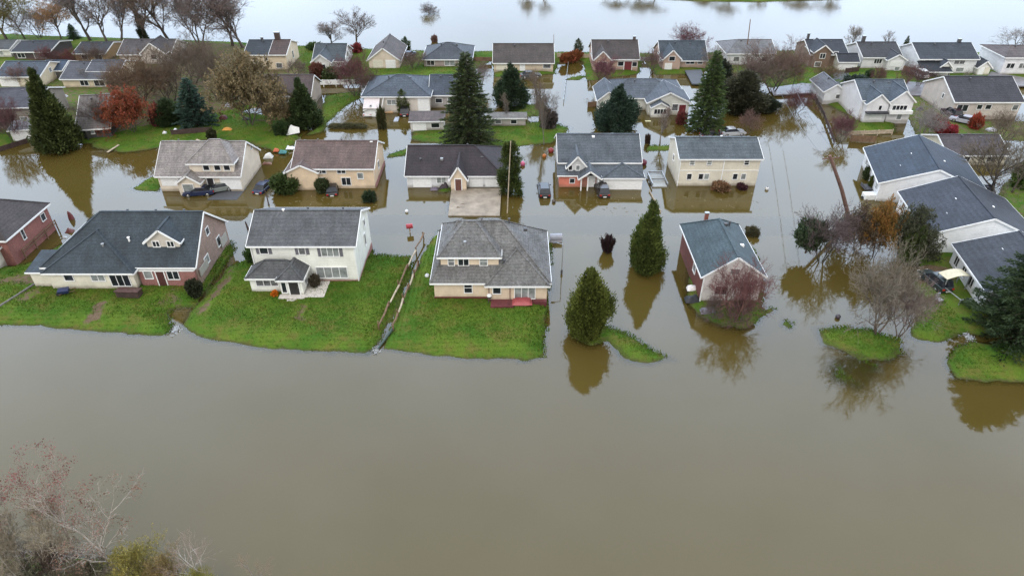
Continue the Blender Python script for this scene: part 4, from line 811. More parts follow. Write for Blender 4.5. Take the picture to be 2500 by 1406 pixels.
def tree(proto, px, yb, yt, wpx, color, label, zb=.2, off=0., **k):
    """px/yb: foot of the plant in the photograph, yt: its tip, wpx: crown width there"""
    p = at(px, yb, zb); D = p.y + off; p = Vector((p.x * D / p.y, D, zb)); h = max(.4, zat(px, yt, D) - zb); s = pxm(D, h * .5)
    return plant(proto, p, h, wpx / s, color, label, **k)
GD = (.040, .062, .022); GC = (.062, .085, .020); GB = (.035, .065, .050); OL = (.10, .085, .04); RU = (.20, .060, .028); MA = (.105, .042, .045); MB_ = (.12, .085, .075); GR = (.21, .18, .17); BR = (.185, .14, .11)
# evergreens
tree('cedar', 1572, 668, 484, 76, GC, 'tall pointed green cedar standing in the flood left of the narrow blue-green roofed house', 0, 1.2)
tree('egg', 1432, 836, 648, 90, (.075, .092, .018), 'plump yellow-green cedar at the water edge beside the grass tongue, nearest of all', .25, 1.6)
tree('cedar2', 748, 312, 186, 78, GD, 'dark round-bottomed cedar on the lawn behind the peach house', .3, 1.5)
tree('cedar2', 152, 368, 160, 98, (.050, .066, .020), 'ragged tall conifer at the water left of the rust red tree', .2, 1.5, rz=1.)
tree('spruce', 1145, 362, 126, 158, (.040, .056, .022), 'tall shaggy spruce behind the dark maroon roofed house', .3, 1.5)
tree('spruce', 1720, 322, 122, 112, (.045, .072, .022), 'tall pointed spruce right of the grey ranch house with white gables', .1, 1.2, rz=2.)
tree('cone', 1247, 262, 155, 78, (.030, .050, .026), 'dark bushy evergreen in front of the wide brown-roofed bungalow', .2, 1)
tree('cone', 1505, 320, 207, 92, (.030, .052, .036), 'dark cone shaped holly tree in water before the grey ranch house', .0, 1, rz=2.)
tree('cypress', 985, 275, 215, 30, GC, 'small slim cypress against the slate hip-roofed house front', .1, .3)
tree('column', 1245, 476, 340, 50, (.050, .070, .018), 'narrow upright cedar behind a thin pole at the corner of the dark maroon roofed house', .0, .6)
tree('cypress', 991, 126, 88, 25, GD, 'small round dark cypress on the far shore beside the taupe gable-fronted house', .5, .2)
tree('cypress', 1411, 131, 92, 21, (.05, .06, .026), 'small olive cypress on the far shore between two brown-roofed houses', .5, .2)
tree('spruce2', 2199, 150, 88, 30, GD, 'small dark spruce on the far shore left of the large white house', .5, .2)
tree('blue', 484, 312, 192, 105, GB, 'blue-green spruce right of the rust red tree', .3, 1.2)
tree('spruce2', 182, 96, 58, 36, (.03, .07, .022), 'small bright green conifer among the bare trees on the top left shore', .5, .3)
tree('bigcone', 2472, 862, 570, 300, (.026, .044, .018), 'huge dark conifer filling the right edge in front of the nearest stepped townhouse', .5, 3.)
tree('egg', 418, 305, 238, 64, (.032, .052, .02), 'low dark evergreen between the rust red tree and the blue-green spruce', .3, .5)
tree('egg', 1806, 275, 168, 96, (.048, .05, .03), 'broad dark olive evergreen right of the tall pointed spruce', .2, 1)
tree('spruce2', 2068, 248, 190, 40, (.02, .034, .026), 'near-black conifer between the small white outbuilding and the white two-storey house', .3, .4)
tree('egg', 1870, 272, 232, 48, (.026, .036, .022), 'low round dark evergreen beside the curved flooded road', .1, .3)
tree('shrub', 2212, 640, 560, 50, (.06, .085, .025), 'bright green bush at the front corner of the middle stepped townhouse', .3, .4, cat='bush', name='bush')
# flooded trees in front of the townhouses
tree('bare4', 2003, 640, 497, 165, (.13, .10, .105), 'bare tree with an ivy covered left limb, standing in water with its mirror image', -.05, bark=(.05, .045, .035))
plant('shrub', at(1990, 636, 0) + Vector((-1.4, .2, 2.2)), 3.2, 3.6, (.04, .06, .03), 'dark green ivy mass clinging to the left limb of the bare flooded tree', 'ivy', 'ivy')
tree('full', 2085, 625, 505, 130, (.095, .07, .045), 'brown leafy tree in water between the bare flooded tree and the rust orange one', 0, .5)
tree('full', 2132, 628, 488, 100, (.20, .11, .03), 'rust orange tree in the clump before the middle stepped townhouse', 0, 0)
tree('full', 2190, 635, 498, 150, (.055, .06, .035), 'dark olive leafy tree against the window side of the middle stepped townhouse', 0, .8)
tree('dense', 2140, 812, 604, 225, (.19, .17, .14), 'large grey twiggy bare tree on the flooded grass strip', .2, bark=(.1, .075, .06))
tree('dense', 2195, 815, 680, 140, (.20, .15, .145), 'pinkish grey spreading bush right of the large grey twiggy tree', .3, bark=(.1, .075, .06))
tree('dense', 1790, 782, 628, 160, (.16, .075, .075), 'maroon bare bushy tree hiding the front of the narrow blue-green roofed house', .2, bark=(.12, .06, .05))
tree('dome', 1740, 775, 720, 70, (.12, .085, .08), 'low purple-grey bush at the left foot of the maroon bushy tree', .2, cat='bush', name='bush')
tree('dome', 1805, 785, 725, 110, (.13, .075, .075), 'dense maroon shrub under the maroon bushy tree', .2, cat='bush', name='bush')
# tall bare trees along the top left shore
TL = [(18, 100, -75, 120, 'bare2', BR, 'brown bare tree at the extreme top left corner'), (62, 95, -40, 90, 'leafy2', (.16, .14, .05), 'yellow-green budding tree, second along the top left shore'), (98, 92, 10, 80, 'bare4', GR, 'small grey bare tree, low, third along the top left shore'),
      (150, 95, -15, 95, 'leafy2', (.27, .16, .075), 'orange-brown budding tree above the small bright green conifer'), (222, 98, -60, 100, 'bare5', GR, 'slim grey bare tree right of the orange-brown budding tree'), (262, 104, -50, 110, 'bare1', BR, 'bare tree with a leaning dark trunk near the centre of the top left shore'),
      (295, 98, -10, 75, 'bare5', GR, 'thin forked bare tree left of the ivy trunked tree'), (352, 98, -80, 150, 'bare2', BR, 'large bare tree with a stout ivy covered trunk'), (415, 100, -85, 140, 'bare1', BR, 'tall brown bare tree right of the ivy trunked tree'),
      (490, 108, -70, 150, 'bare3', GR, 'widely forked bare tree behind the grey-roofed gabled shore house'), (568, 112, -45, 130, 'bare2', (.15, .115, .105), 'tall bare tree with pale twigs, last before the open water'), (596, 118, -10, 95, 'bare5', GR, 'bare tree leaning right beside the charcoal and rust roof')]
for px, yb, yt, w_, pr, c_, lab in TL: tree(pr, px, yb, yt, w_ * 1.45, c_, lab, .5, group='bare trees on the top left shore', bark=BK1)
plant('column', at(352, 99, .4), 6.5, 1.8, (.035, .045, .02), 'dark ivy sheath round the stout trunk on the top left shore', 'ivy', 'ivy')
tree('bare1', 872, 116, 18, 115, MB_, 'round-headed bare tree on the far shore between two houses', .5, lean=(0, -.12))
tree('bare5', 812, 112, 50, 90, GR, 'thin grey bare tree left of the round-headed one on the far shore', .5)
tree('dome', 1047, 43, 6, 50, (.17, .15, .15), 'lone bare bush growing out of the wide river', -.9, cat='bush', name='bush')
tree('shrub', 1061, 104, 87, 16, (.15, .09, .075), 'brown tuft sticking out of the river behind the slate hip-roofed bungalow', -.1, cat='bush', name='bush')
tree('dome', 1676, 128, 56, 96, (.17, .085, .095), 'dome shaped reddish bare tree behind the dark slate roof on the far shore', .5)
tree('bare5', 2074, 132, 66, 50, (.26, .23, .2), 'pale thin bare tree behind the brown shingled gable house', .5); tree('thin', 2165, 130, 78, 40, GR, 'faint small bare tree behind the charcoal-roofed shore house', .5)
tree('bare2', 2462, 134, 66, 110, (.25, .23, .22), 'silvery spreading bare tree at the right end of the far shore', .5, bark=GREYB)
# left cluster
tree('full', 330, 325, 213, 135, RU, 'rust red leafy tree on the left backyard lawn', .3, .5)
tree('shrub2', 392, 305, 262, 40, (.13, .03, .03), 'deep red bush at the right foot of the rust red tree', .3, cat='bush', name='bush')
tree('dense', 350, 262, 118, 190, (.15, .10, .065), 'broad brown bare tree above the rust red tree', .4); tree('dense', 420, 250, 128, 150, (.14, .11, .085), 'grey-brown many-stemmed bare tree left of the olive-brown tall one', .4)
tree('dense', 470, 205, 84, 190, (.15, .12, .095), 'tall brown bare tree before the grey-roofed gabled shore house', .5); tree('bare4', 535, 240, 100, 150, (.13, .105, .085), 'dark brown bare tree left of the tall cream house', .4)
tree('full', 610, 305, 124, 215, (.16, .125, .065), 'largest olive-brown twiggy tree in front of the tall cream house', .3); tree('dense', 665, 290, 165, 140, (.15, .125, .085), 'olive-brown bare tree touching the dark round-bottomed cedar', .3)
tree('shrub', 603, 192, 158, 24, (.55, .36, .015), 'bright yellow shrub among the brown twigs near the tall cream house', .5, cat='bush', name='bush')
tree('bare1', 258, 330, 232, 110, (.12, .10, .09), 'thin dark bare tree in front of the tan-grey broad roof', .3); tree('bare3', 30, 345, 232, 95, (.16, .085, .09), 'purple-brown bare tree at the left edge by the white shed', .3)
tree('bare4', 8, 330, 255, 70, (.2, .17, .16), 'grey twiggy bush cut by the left edge', .3); tree('dome', 118, 158, 112, 70, (.15, .07, .07), 'reddish bare bush between the two dark shore houses', .5); tree('dome', 178, 160, 118, 55, (.16, .06, .06), 'crimson bare bush right of the reddish one on the left shore', .5)
tree('pale', 208, 208, 165, 50, (.2, .17, .13), 'small tan bare tree before the cream side gable', .5, bark=GREYB); tree('bare5', 640, 120, 100, 20, GR, 'tiny bare sapling beside the charcoal and rust roof', .5); tree('shrub', 52, 300, 262, 22, (.10, .12, .03), 'olive round shrub against the taupe wall', .5, cat='bush', name='bush')
tree('shrub', 115, 232, 212, 34, (.06, .08, .02), 'low green shrub left of the ragged conifer', .5, cat='bush', name='bush')
# middle
tree('dense', 868, 232, 120, 130, (.14, .065, .07), 'purple-brown bushy bare tree between the far-shore gables and the slate hip roof', .4); tree('dense', 905, 232, 168, 100, (.13, .09, .075), 'brown low bare tree right under the purple-brown bushy one', .3)
tree('shrub2', 776, 190, 158, 34, (.12, .05, .035), 'rusty conical shrub in front of the low white-gabled shore house', .4, cat='bush', name='bush'); tree('shrub', 812, 196, 168, 46, (.05, .065, .022), 'dark green shrub left of the purple-brown bushy tree', .4, cat='bush', name='bush')
tree('shrub', 770, 120, 105, 40, (.05, .085, .025), 'green bush on the shore right of the tall cream house', .5, cat='bush', name='bush'); tree('shrub2', 872, 128, 108, 26, (.17, .03, .03), 'red bush under the round-headed bare tree', .5, cat='bush', name='bush')
tree('thin', 1318, 285, 165, 70, (.19, .15, .115), 'slender tan bare tree right of the dark bushy evergreen', .2, bark=GREYB); tree('bare4', 1325, 310, 205, 75, (.15, .12, .10), 'brown many-stemmed bare tree by the flooded drive', .2); tree('shrub2', 1338, 312, 272, 40, (.07, .06, .055), 'dark dry bush at the foot of the brown many-stemmed tree', .2, cat='bush', name='bush')
tree('thin', 1240, 300, 225, 40, (.2, .17, .14), 'thin pale sapling behind the weathered shed wall', .2, bark=GREYB); tree('thin', 1328, 350, 240, 30, (.2, .17, .14), 'leafless sapling on the lawn right of the tall spruce', .3, bark=GREYB)
tree('dense', 1470, 208, 128, 90, (.16, .07, .085), 'maroon bare tree in front of the arched gable shore house', .3); tree('shrub2', 1395, 150, 128, 60, (.17, .06, .025), 'rust coloured low shrub on the shore below the olive cypress', .4, cat='bush', name='bush', wy=1.5)
tree('dense', 1885, 222, 92, 185, (.17, .12, .105), 'large brown-pink bare tree before the pale grey-roofed shore house', .4); tree('dense', 1835, 225, 120, 140, (.16, .125, .11), 'brown bare tree left of the large brown-pink one', .4); tree('leafy2', 1935, 210, 130, 60, (.17, .12, .045), 'yellowish brown small tree right of the large brown-pink one', .4)
tree('dense', 1945, 275, 215, 85, (.12, .055, .06), 'wine coloured bare bush on the inner side of the curved road', .1); tree('dense', 2052, 345, 272, 95, (.13, .06, .07), 'wine coloured bare bush on the outer side of the curved road', .2)
tree('thin', 1612, 350, 265, 55, (.17, .13, .115), 'leafless small tree in water between the two blue-grey roofs', .0, bark=GREYB); tree('bare4', 1825, 328, 268, 70, (.17, .11, .10), 'reddish twiggy bush behind the cream duplex', .0)
tree('shrub2', 1662, 302, 275, 26, (.13, .04, .035), 'small red-brown shrub at the wine door of the ranch house', .0, cat='bush', name='bush'); tree('thin', 1625, 300, 262, 22, (.15, .08, .07), 'thin reddish sapling before the white front gable', .0)
for px, yb, yt, w_, pr, c_, lab in ((1010, 168, 128, 60, 'dense', (.16, .12, .10), 'grey-brown bare tree left of the slate hip-roofed shore bungalow'), (1175, 210, 150, 45, 'bare4', (.19, .15, .13), 'thin twiggy tree between the tall spruce and the flooded drive'), (1590, 178, 120, 46, 'bare4', (.15, .09, .09), 'dark reddish bare tree left of the dark slate roofed shore house'),
   (1745, 178, 120, 55, 'bare2', (.2, .16, .14), 'pale brown bare tree behind the tall pointed spruce tip'), (1760, 200, 150, 44, 'cone', (.035, .045, .03), 'dark evergreen bush behind the broad dark olive evergreen'), (2240, 212, 165, 50, 'bare4', (.15, .1, .1), 'reddish brown bare bush beside the white car at the black carport'),
   (2015, 200, 160, 55, 'dense', (.17, .125, .08), 'tan bare bush on the lawn before the brown gabled shore house'), (720, 205, 150, 60, 'bare2', (.15, .12, .10), 'dark bare tree right of the white rake board house'), (285, 235, 165, 70, 'dense', (.17, .13, .10), 'brown bare tree right of the cream side gable'),
   (60, 210, 160, 60, 'bare4', (.19, .12, .11), 'rosy bare tree before the blue-roofed garage house'), (235, 165, 112, 50, 'dense', (.14, .1, .085), 'brown bare bush behind the cream side gable'), (2350, 250, 180, 60, 'bare2', (.2, .17, .15), 'grey bare tree at the wet street end before the long taupe roof')):
    tree(pr, px, yb, yt - 6, w_ * 1.35, c_, lab, .4)
# right
tree('bare4', 2250, 340, 245, 90, (.27, .25, .25), 'silver-grey bare bush right of the white two-storey house', .4, bark=GREYB); tree('shrub2', 2305, 335, 305, 42, (.22, .03, .035), 'bright red shrub behind the purple-brown bungalow', .4, cat='bush', name='bush'); tree('shrub2', 2378, 312, 282, 30, (.24, .055, .03), 'orange-red shrub before the long taupe house', .4, cat='bush', name='bush')
tree('shrub2', 2285, 312, 285, 40, (.15, .06, .03), 'rusty low shrub on the brown grass left of the bright red one', .4, cat='bush', name='bush')
tree('bare1', 2412, 492, 292, 215, (.14, .12, .09), 'big dark bare tree with spreading limbs right of the stepped townhouses', .2, bark=(.05, .042, .035)); tree('bare2', 2470, 470, 290, 130, (.15, .13, .08), 'mossy bare tree at the right edge beside the big dark one', .2, bark=(.06, .05, .035)); tree('bare4', 2440, 345, 268, 110, (.15, .12, .09), 'olive-brown twiggy thicket before the long taupe house', .4)
tree('shrub', 2490, 455, 400, 50, (.06, .10, .02), 'fresh green bush at the right edge below the mossy bare tree', .3, cat='bush', name='bush'); tree('dome', 2140, 205, 160, 50, (.15, .085, .08), 'pinkish bare bush beside the charcoal-roofed shore house', .5)
tree('dome', 2208, 215, 150, 50, (.17, .10, .10), 'reddish bare sapling bush left of the large white shore house', .5); tree('shrub', 2120, 190, 172, 60, (.04, .07, .025), 'clipped dark green hedge before the charcoal-roofed shore house', .5, cat='hedge', name='hedge', wy=1.6); tree('shrub', 2090, 210, 188, 60, (.03, .045, .035), 'dark bluish shrub behind the white two-storey house', .5, cat='bush', name='bush')
# bushes and hedges in the flood and on the lawns
tree('shrub', 480, 722, 686, 38, (.030, .036, .018), 'dark round clipped bush at the brick corner of the slate blue bungalow', .5, .3, cat='bush', name='bush'); tree('shrub', 700, 470, 428, 66, (.05, .075, .022), 'green shrub between the cream house and the peach house', .0, .5, cat='bush', name='bush')
tree('shrub2', 790, 470, 440, 34, (.045, .06, .025), 'dark shrub in water before the peach house', .0, .3, cat='bush', name='bush'); tree('hedge', 904, 497, 470, 30, (.028, .045, .022), 'dark green box hedge block in water before the peach house', -.2, .5, cat='hedge', name='hedge', rz=0)
tree('hedge', 1833, 582, 557, 30, (.07, .065, .035), 'brown-green box hedge in water behind the narrow blue-green roofed house', -.3, .5, cat='hedge', name='hedge', rz=0); tree('hedge', 934, 318, 268, 20, (.05, .05, .02), 'tall slim olive hedge column in water before the slate hip-roofed house', -.2, .3, cat='hedge', name='hedge', rz=0)
tree('hedge', 850, 317, 303, 86, (.07, .07, .035), 'long low olive hedge in the flooded yard behind the peach house', -.2, .4, cat='hedge', name='hedge', rz=0, wy=1.4); tree('shrub2', 1810, 462, 450, 26, (.06, .025, .03), 'dark maroon mound at the foot of the cream duplex', -.1, cat='bush', name='bush'); tree('shrub2', 1760, 464, 448, 44, (.17, .10, .055), 'tan dry shrub below the cream duplex downspout', -.1, cat='bush', name='bush')
tree('shrub', 2118, 440, 408, 30, (.035, .05, .018), 'dark shrub by the window side of the farthest stepped townhouse', 0, .3, cat='bush', name='bush'); tree('shrub', 2130, 462, 432, 28, (.07, .085, .02), 'yellow-green shrub above the white trailer', 0, .3, cat='bush', name='bush'); tree('shrub', 622, 640, 600, 40, (.04, .075, .02), 'green shrub at the left wall of the two-storey white house', .3, cat='bush', name='bush')
tree('shrub2', 672, 722, 711, 17, (.55, .17, .015), 'small orange flowering plant on the lawn before the porch wing', .55, cat='plant', name='flower_plant'); tree('hedge', 690, 330, 300, 34, (.035, .06, .02), 'dark green hedge block beside the red and white tent', .2, .3, cat='hedge', name='hedge', rz=0)
tree('hedge', 1580, 350, 330, 12, (.05, .03, .022), 'dark narrow shrub post behind the blue-grey roofed house', .0, cat='bush', name='bush', rz=0); tree('shrub2', 520, 345, 318, 22, (.04, .045, .02), 'dark brown shrub behind the pale grey-brown roof', .3, cat='bush', name='bush'); tree('shrub', 770, 698, 672, 26, (.07, .06, .04), 'potted brownish bush on the pale patio slab', .65, cat='bush', name='potted_bush')
# foreground, lower left bank
F = lambda x, y, z=.2: Vector((x, y, z))
plant('seed', at(180, 1352, .2), 12.6, 7.5, (.17, .065, .055), 'pale bare tree with reddish seed clusters, tallest in the lower left corner', bark=(.29, .24, .2), rz=.5, lean=(0, -.03))
plant('seed', at(300, 1398, .2), 10.2, 8.5, (.15, .085, .055), 'pale bare tree with bent white limbs, right half of the lower left thicket', bark=(.33, .29, .25), rz=3.6)
plant('pale2', at(105, 1420, .2), 7.4, 8.0, (.30, .26, .19), 'many-stemmed whitish bare tree at the lower left edge', bark=PALEB, rz=1.)
plant('stem', at(505, 1418, .2), 6.2, 4.8, (.29, .22, .19), 'slim pale bare tree standing apart on the lower left bank', bark=PALEB, rz=1.2)
plant('stem', at(620, 1440, .2), 3.6, 3.2, (.25, .18, .13), 'short twiggy sapling at the right end of the lower left bank', bark=GREYB)
plant('pale2', at(15, 1400, .2), 6.8, 5, (.25, .22, .18), 'grey bare tree cut by the lower left edge', bark=GREYB); plant('leafy2', at(-10, 1335, .2), 6.0, 5, (.13, .05, .055), 'wine red leafed tree cut by the lower left edge', bark=GREYB)
for px, py, h_, w_, c_, lab in ((335, 1425, 4.2, 4.8, (.22, .19, .05), 'yellow-green leafy shrub in the middle of the lower left bank'), (410, 1440, 3.8, 3.8, (.20, .15, .06), 'tawny yellow shrub right of the yellow-green one on the lower left bank'), (230, 1430, 3.4, 4.5, (.10, .085, .055), 'dull brown shrub under the pale seed-cluster tree'),
                              (60, 1450, 3.2, 5, (.16, .16, .10), 'greyish green shrub in the very lower left corner'), (490, 1455, 3.3, 3.0, (.19, .18, .03), 'small bright yellow-green shrub under the slim pale tree'), (150, 1400, 4.2, 4, (.12, .085, .07), 'purplish brown shrub between the whitish stems')):
    plant('leafy', at(px, py, .2), h_, w_, c_, lab, 'shrub', 'shrub')
tree('bare1', 1325, -6, -60, 60, (.10, .07, .05), 'brown tree on the far bank whose mirror image stands alone in the river', -.1); tree('leafy', 1285, -6, -52, 50, (.10, .07, .05), 'leafy brown tree on the far bank, left of the lone mirrored one', -.1)
for k, (px, w_) in enumerate(((1510, 60), (1560, 70), (1600, 60), (1725, 50), (1780, 60), (1850, 40), (1960, 80), (2030, 50))):
    tree(('leafy', 'dense', 'leafy2')[k % 3], px, -8 - (k % 2) * 4, -34 - (k * 37 % 22), w_ * 1.3, (.12, .085, .05), 'brown tree along the far river bank above the top edge', .6, group='trees on the far river bank')

# ------------------------------------------------------------------ vehicles
def loft(mb, secs):
    """secs: list of (x, half width low, z low, half width high, z high); joins into a closed hull"""
    b = len(mb.v)
    for x, w0, z0, w1, z1 in secs: mb.v += [(x, -w0, z0), (x, w0, z0), (x, w1, z1), (x, -w1, z1)]
    for k in range(len(secs) - 1):
        for j in range(4): mb.f.append((b + 4 * k + j, b + 4 * k + (j + 1) % 4, b + 4 * k + 4 + (j + 1) % 4, b + 4 * k + 4 + j))
    mb.f.append((b, b + 1, b + 2, b + 3)); e = b + 4 * (len(secs) - 1); mb.f.append((e + 3, e + 2, e + 1, e))
def car(px, py, z, rz, colr, label, kind='sedan', name='car', cat='car', k=1.):
    p = at(px, py, max(z, 0)); p.z = z; r = empty(name, p, rad(rz), label, cat); r.scale = (k, k, k)
    paint = plain(colr, 'paint_%d_%d_%d' % tuple(int(c * 255) for c in colr), .28, var=.06); b = MB()
    suv = kind != 'sedan'; zr = 1.75 if suv else 1.42; zb = 1.0 if suv else .9
    loft(b, [(-2.28, .72, .42, .74, zb - .22), (-2.15, .86, .32, .84, zb), (-1.5, .9, .28, .86, zb + .02), (.95, .9, .28, .86, zb), (2.0, .88, .3, .8, zb - .14), (2.26, .74, .4, .7, zb - .3)]); b.build('body', paint, r, bevel=.07, smooth=False)
    rear = -2.05 if suv else -1.75; rt = -1.75 if suv else -1.05; g = MB(); loft(g, [(rear, .8, zb, .8, zb + .02), (rt, .78, zb, .66, zr - .04), (.2, .78, zb, .66, zr - .04), (1.0, .8, zb - .02, .79, zb + .01)]); g.build('window', GLASS, r)
    t = MB(); loft(t, [(rt - .06, .66, zr - .06, .6, zr), (-.5, .68, zr - .06, .62, zr + .04), (.25, .66, zr - .06, .6, zr - .01)]); t.build('roof_panel', paint, r, bevel=.03)
    for sx in (-1.38, 1.38):
        for sy in (-1, 1):
            m = MB(); m.tube([(sx, sy * .72, .33), (sx, sy * .93, .33)], [.33, .33], 14); wo = m.build('wheel', RUBBER, r); m = MB(); m.tube([(sx, sy * .93, .33), (sx, sy * .945, .33)], [.2, .18], 10); m.build('hub', CHROME, wo)
    for sy in (-1, 1):
        m = MB(); m.obox((2.2, sy * .56, zb - .36), (.07, 0, 0), (0, .16, 0), (0, 0, .08)); m.build('headlight', LAMP, r); m = MB(); m.obox((-2.26, sy * .62, zb - .18), (.05, 0, 0), (0, .14, 0), (0, 0, .09)); m.build('taillight', REDLAMP, r)
        m = MB(); m.obox((.8, sy * .98, zb + .08), (.07, 0, 0), (0, .1, 0), (0, 0, .07)); m.build('mirror', paint, r)
    m = MB(); m.obox((-2.3, 0, .55), (.02, 0, 0), (0, .25, 0), (0, 0, .07)); m.build('number_plate', LAMP, r)
    return r
NAVY = (.015, .022, .06); BLACK = (.012, .012, .015); SILV = (.33, .34, .36); WHT = (.62, .63, .64)
car(487, 474, -.12, 188, NAVY, 'dark navy sedan nose-left on the wet drive before the pale grey-brown roofed house'); car(535, 466, -.05, 205, (.16, .18, .17), 'grey-green sedan behind the navy one at the garage doors')
car(645, 458, -.45, 80, NAVY, 'dark blue hatchback half sunk between the cream house and the peach house'); car(812, 463, -.45, 100, BLACK, 'black car half sunk against the front wall of the peach house')
car(1328, 468, -.35, 92, BLACK, 'black car seen from behind, sunk in the open water left of the salmon walled house', 'suv'); car(1469, 468, -.3, 95, (.03, .025, .025), 'dark brown car facing the white garage of the salmon walled house', 'suv')
car(1788, 327, -.25, 8, SILV, 'silver sedan in the water behind the cream duplex'); car(1740, 330, -.45, 12, (.03, .02, .025), 'dark sedan under the tall pointed spruce behind the cream duplex')
car(902, 276, -.3, 90, (.5, .48, .5), 'pale car under the open awning of the slate hip-roofed house'); car(1105, 250, -.1, 90, WHT, 'white van beside the tall spruce at the carport garage', 'suv', 'van', 'van'); car(990, 276, -.3, 92, BLACK, 'black car at the garage of the slate hip-roofed house', 'suv')
car(1398, 300, -.9, 0, SILV, 'roof of a grey car nearly under water in the flooded yard') if False else None
car(2243, 188, .5, 92, WHT, 'white car parked before the black carport', 'suv'); car(2350, 300, .35, 140, (.35, .36, .42), 'lavender-grey car on the brown grass before the long taupe house'); car(2320, 284, .35, 95, (.03, .012, .018), 'wine black car at the corner of the long taupe house', 'suv')
car(2278, 695, .3, 100, (.02, .03, .03), 'black car with red tail lamps on the muddy yard by the nearest stepped townhouse', 'suv'); car(196, 206, .45, 10, (.3, .31, .33), 'grey car before the cream side gable'); car(1295, 190, .2, 10, (.06, .06, .065), 'dark car on the drive of the wide brown-roofed bungalow')
car(1000, 140, .5, 70, NAVY, 'dark blue car between the taupe gable-fronted and the slate bungalow'); car(1045, 314, .3, 20, WHT, 'white car on the grass before the low brown shed', k=.6)
# white trailer and cart by the farthest townhouse
r = empty('trailer', at(2122, 484, 0), rad(4), 'white covered trailer in water at the front corner of the farthest stepped townhouse', 'trailer'); m = MB(); m.box(-1.0, 1.0, -.6, .6, -.1, .85); m.build('body', plain((.66, .67, .66), 'trailer_white', .4), r, bevel=.12)
m = MB(); m.beam((0, .6, .1), (0, 1.7, .1), .12, .1); m.build('drawbar', LEAD, r)
for sx in (-1, 1): m = MB(); m.tube([(sx * 1.0, 0, .05), (sx * 1.15, 0, .05)], [.3, .3], 12); m.build('wheel', RUBBER, r)
r = empty('cart', at(2118, 462, 0), 0, 'dark grey flatbed cart behind the white trailer', 'cart'); m = MB(); m.box(-.8, .8, -.9, .9, .25, .42); m.build('bed', plain((.07, .07, .08), 'cart_grey'), r); m = MB(); [m.box(x - .04, x + .04, -.9, .9, .43, .75) for x in (-.76, .76)]; m.build('side_rail', LEAD, r)
# cream canopy over an open pen
r = empty('canopy', at(2330, 715, .4), rad(12), 'cream canopy over a dark open pen beside the nearest stepped townhouse', 'canopy'); m = MB(); n = 7
pts = [(x, 1.0 + .0 * x, 2.0 + .28 * math.sin(math.pi * (x + 1.6) / 3.2)) for x in np.linspace(-1.6, 1.6, n)]
for a, b in zip(pts[:-1], pts[1:]): m.prism([(a[0], .2, a[2]), (b[0], .2, b[2]), (b[0], 1.7, b[2]), (a[0], 1.7, a[2])], (0, 0, -.05))
m.build('canopy_sheet', plain((.48, .44, .31), 'cream_canvas', .6), r); 
for x in (-1.55, 1.55):
    for y in (.25, 1.65): m = MB(); m.beam((x, y, -.4), (x, y, 2.0), .1, .1); m.build('post', GREYMETAL, r)
m = MB(); [m.beam((x, -2.4, .9), (x, .2, .9), .07, .07) for x in (-1.55, 1.55)]; m.beam((-1.55, -2.4, .9), (1.55, -2.4, .9), .07, .07); [m.beam((x, -2.4, -.4), (x, -2.4, .95), .08, .08) for x in (-1.55, 0, 1.55)]; m.build('rail', GREYMETAL, r); m = MB(); m.box(-1.5, 1.5, -2.35, 1.6, -.3, .1); m.build('pen_floor', plain((.02, .025, .04), 'dark_cover', .5, var=.6), r)
r = empty('chair', at(2290, 738, .5), rad(20), 'grey garden chair on the lawn below the cream canopy', 'chair'); m = MB(); m.box(-.35, .35, -.3, .3, .38, .45); m.build('seat', GREYMETAL, r); m = MB(); m.obox((0, .32, .72), (.35, 0, 0), (0, .03, 0), (0, .06, .32)); m.build('backrest', GREYMETAL, r)
for sx in (-.3, .3):
    for sy in (-.25, .25): m = MB(); m.beam((sx, sy, -.05), (sx, sy, .4), .05, .05); m.build('leg', LEAD, r)
# ------------------------------------------------------------------ posts, boxes, poles
r = empty('mailbox', at(1001, 568, 0), rad(15), 'red mailbox on a post standing in the flooded street', 'mailbox'); m = MB(); m.tube([(-.42, 0, 1.0), (.42, 0, 1.0)], [.34, .34], 10); m.build('box', plain((.30, .03, .045), 'mailbox_red', .45), r); m = MB(); m.beam((0, 0, -.8), (0, 0, .7), .14, .14); m.build('post', PALEWOOD, r); m = MB(); m.obox((.2, -.36, 1.15), (.03, 0, 0), (0, .02, 0), (0, 0, .16)); m.build('flag', REDLAMP, r)
r = empty('post', at(608, 566, 0), 0, 'dark leaning post in the flooded street left of the two-storey white house', 'post'); m = MB(); m.tube([(0, 0, -.8), (-.06, .02, .5), (-.18, .05, 1.5)], [.17, .15, .09], 8); m.build('shaft', DARKWOOD, r); m = MB(); m.lathe([(.1, 1.5), (.11, 1.56), (.03, 1.6)], 8, (-.18, .05, 0)); m.build('cap', LEAD, r)
r = empty('post', at(656, 500, 0), 0, 'thin dark post with a drooping top behind the two-storey white house', 'post'); m = MB(); m.tube([(0, 0, -.8), (0, 0, 1.0), (-.12, .1, 2.4)], [.1, .09, .06], 8); m.build('shaft', DARKWOOD, r); m = MB(); m.lathe([(.14, -.05), (.16, .1), (.05, .2)], 8); m.build('base_collar', LEAD, r)
r = empty('lamp_post', at(1371, 668, 0), 0, 'thin street lamp post standing in the flood left of the plump cedar', 'lamp post'); m = MB(); m.tube([(0, 0, -.8), (0, 0, 4.2)], [.06, .045], 8); m.build('shaft', GREYMETAL, r); m = MB(); m.lathe([(.12, .0), (.14, .5), (.07, .6)], 8); m.build('base_collar', LEAD, r); m = MB(); m.beam((0, 0, 4.2), (-.8, 0, 4.45), .06, .06); m.build('arm', GREYMETAL, r); m = MB(); m.obox((-.95, 0, 4.45), (.25, 0, 0), (0, .1, 0), (0, 0, .06)); m.build('lamp_head', LEAD, r)
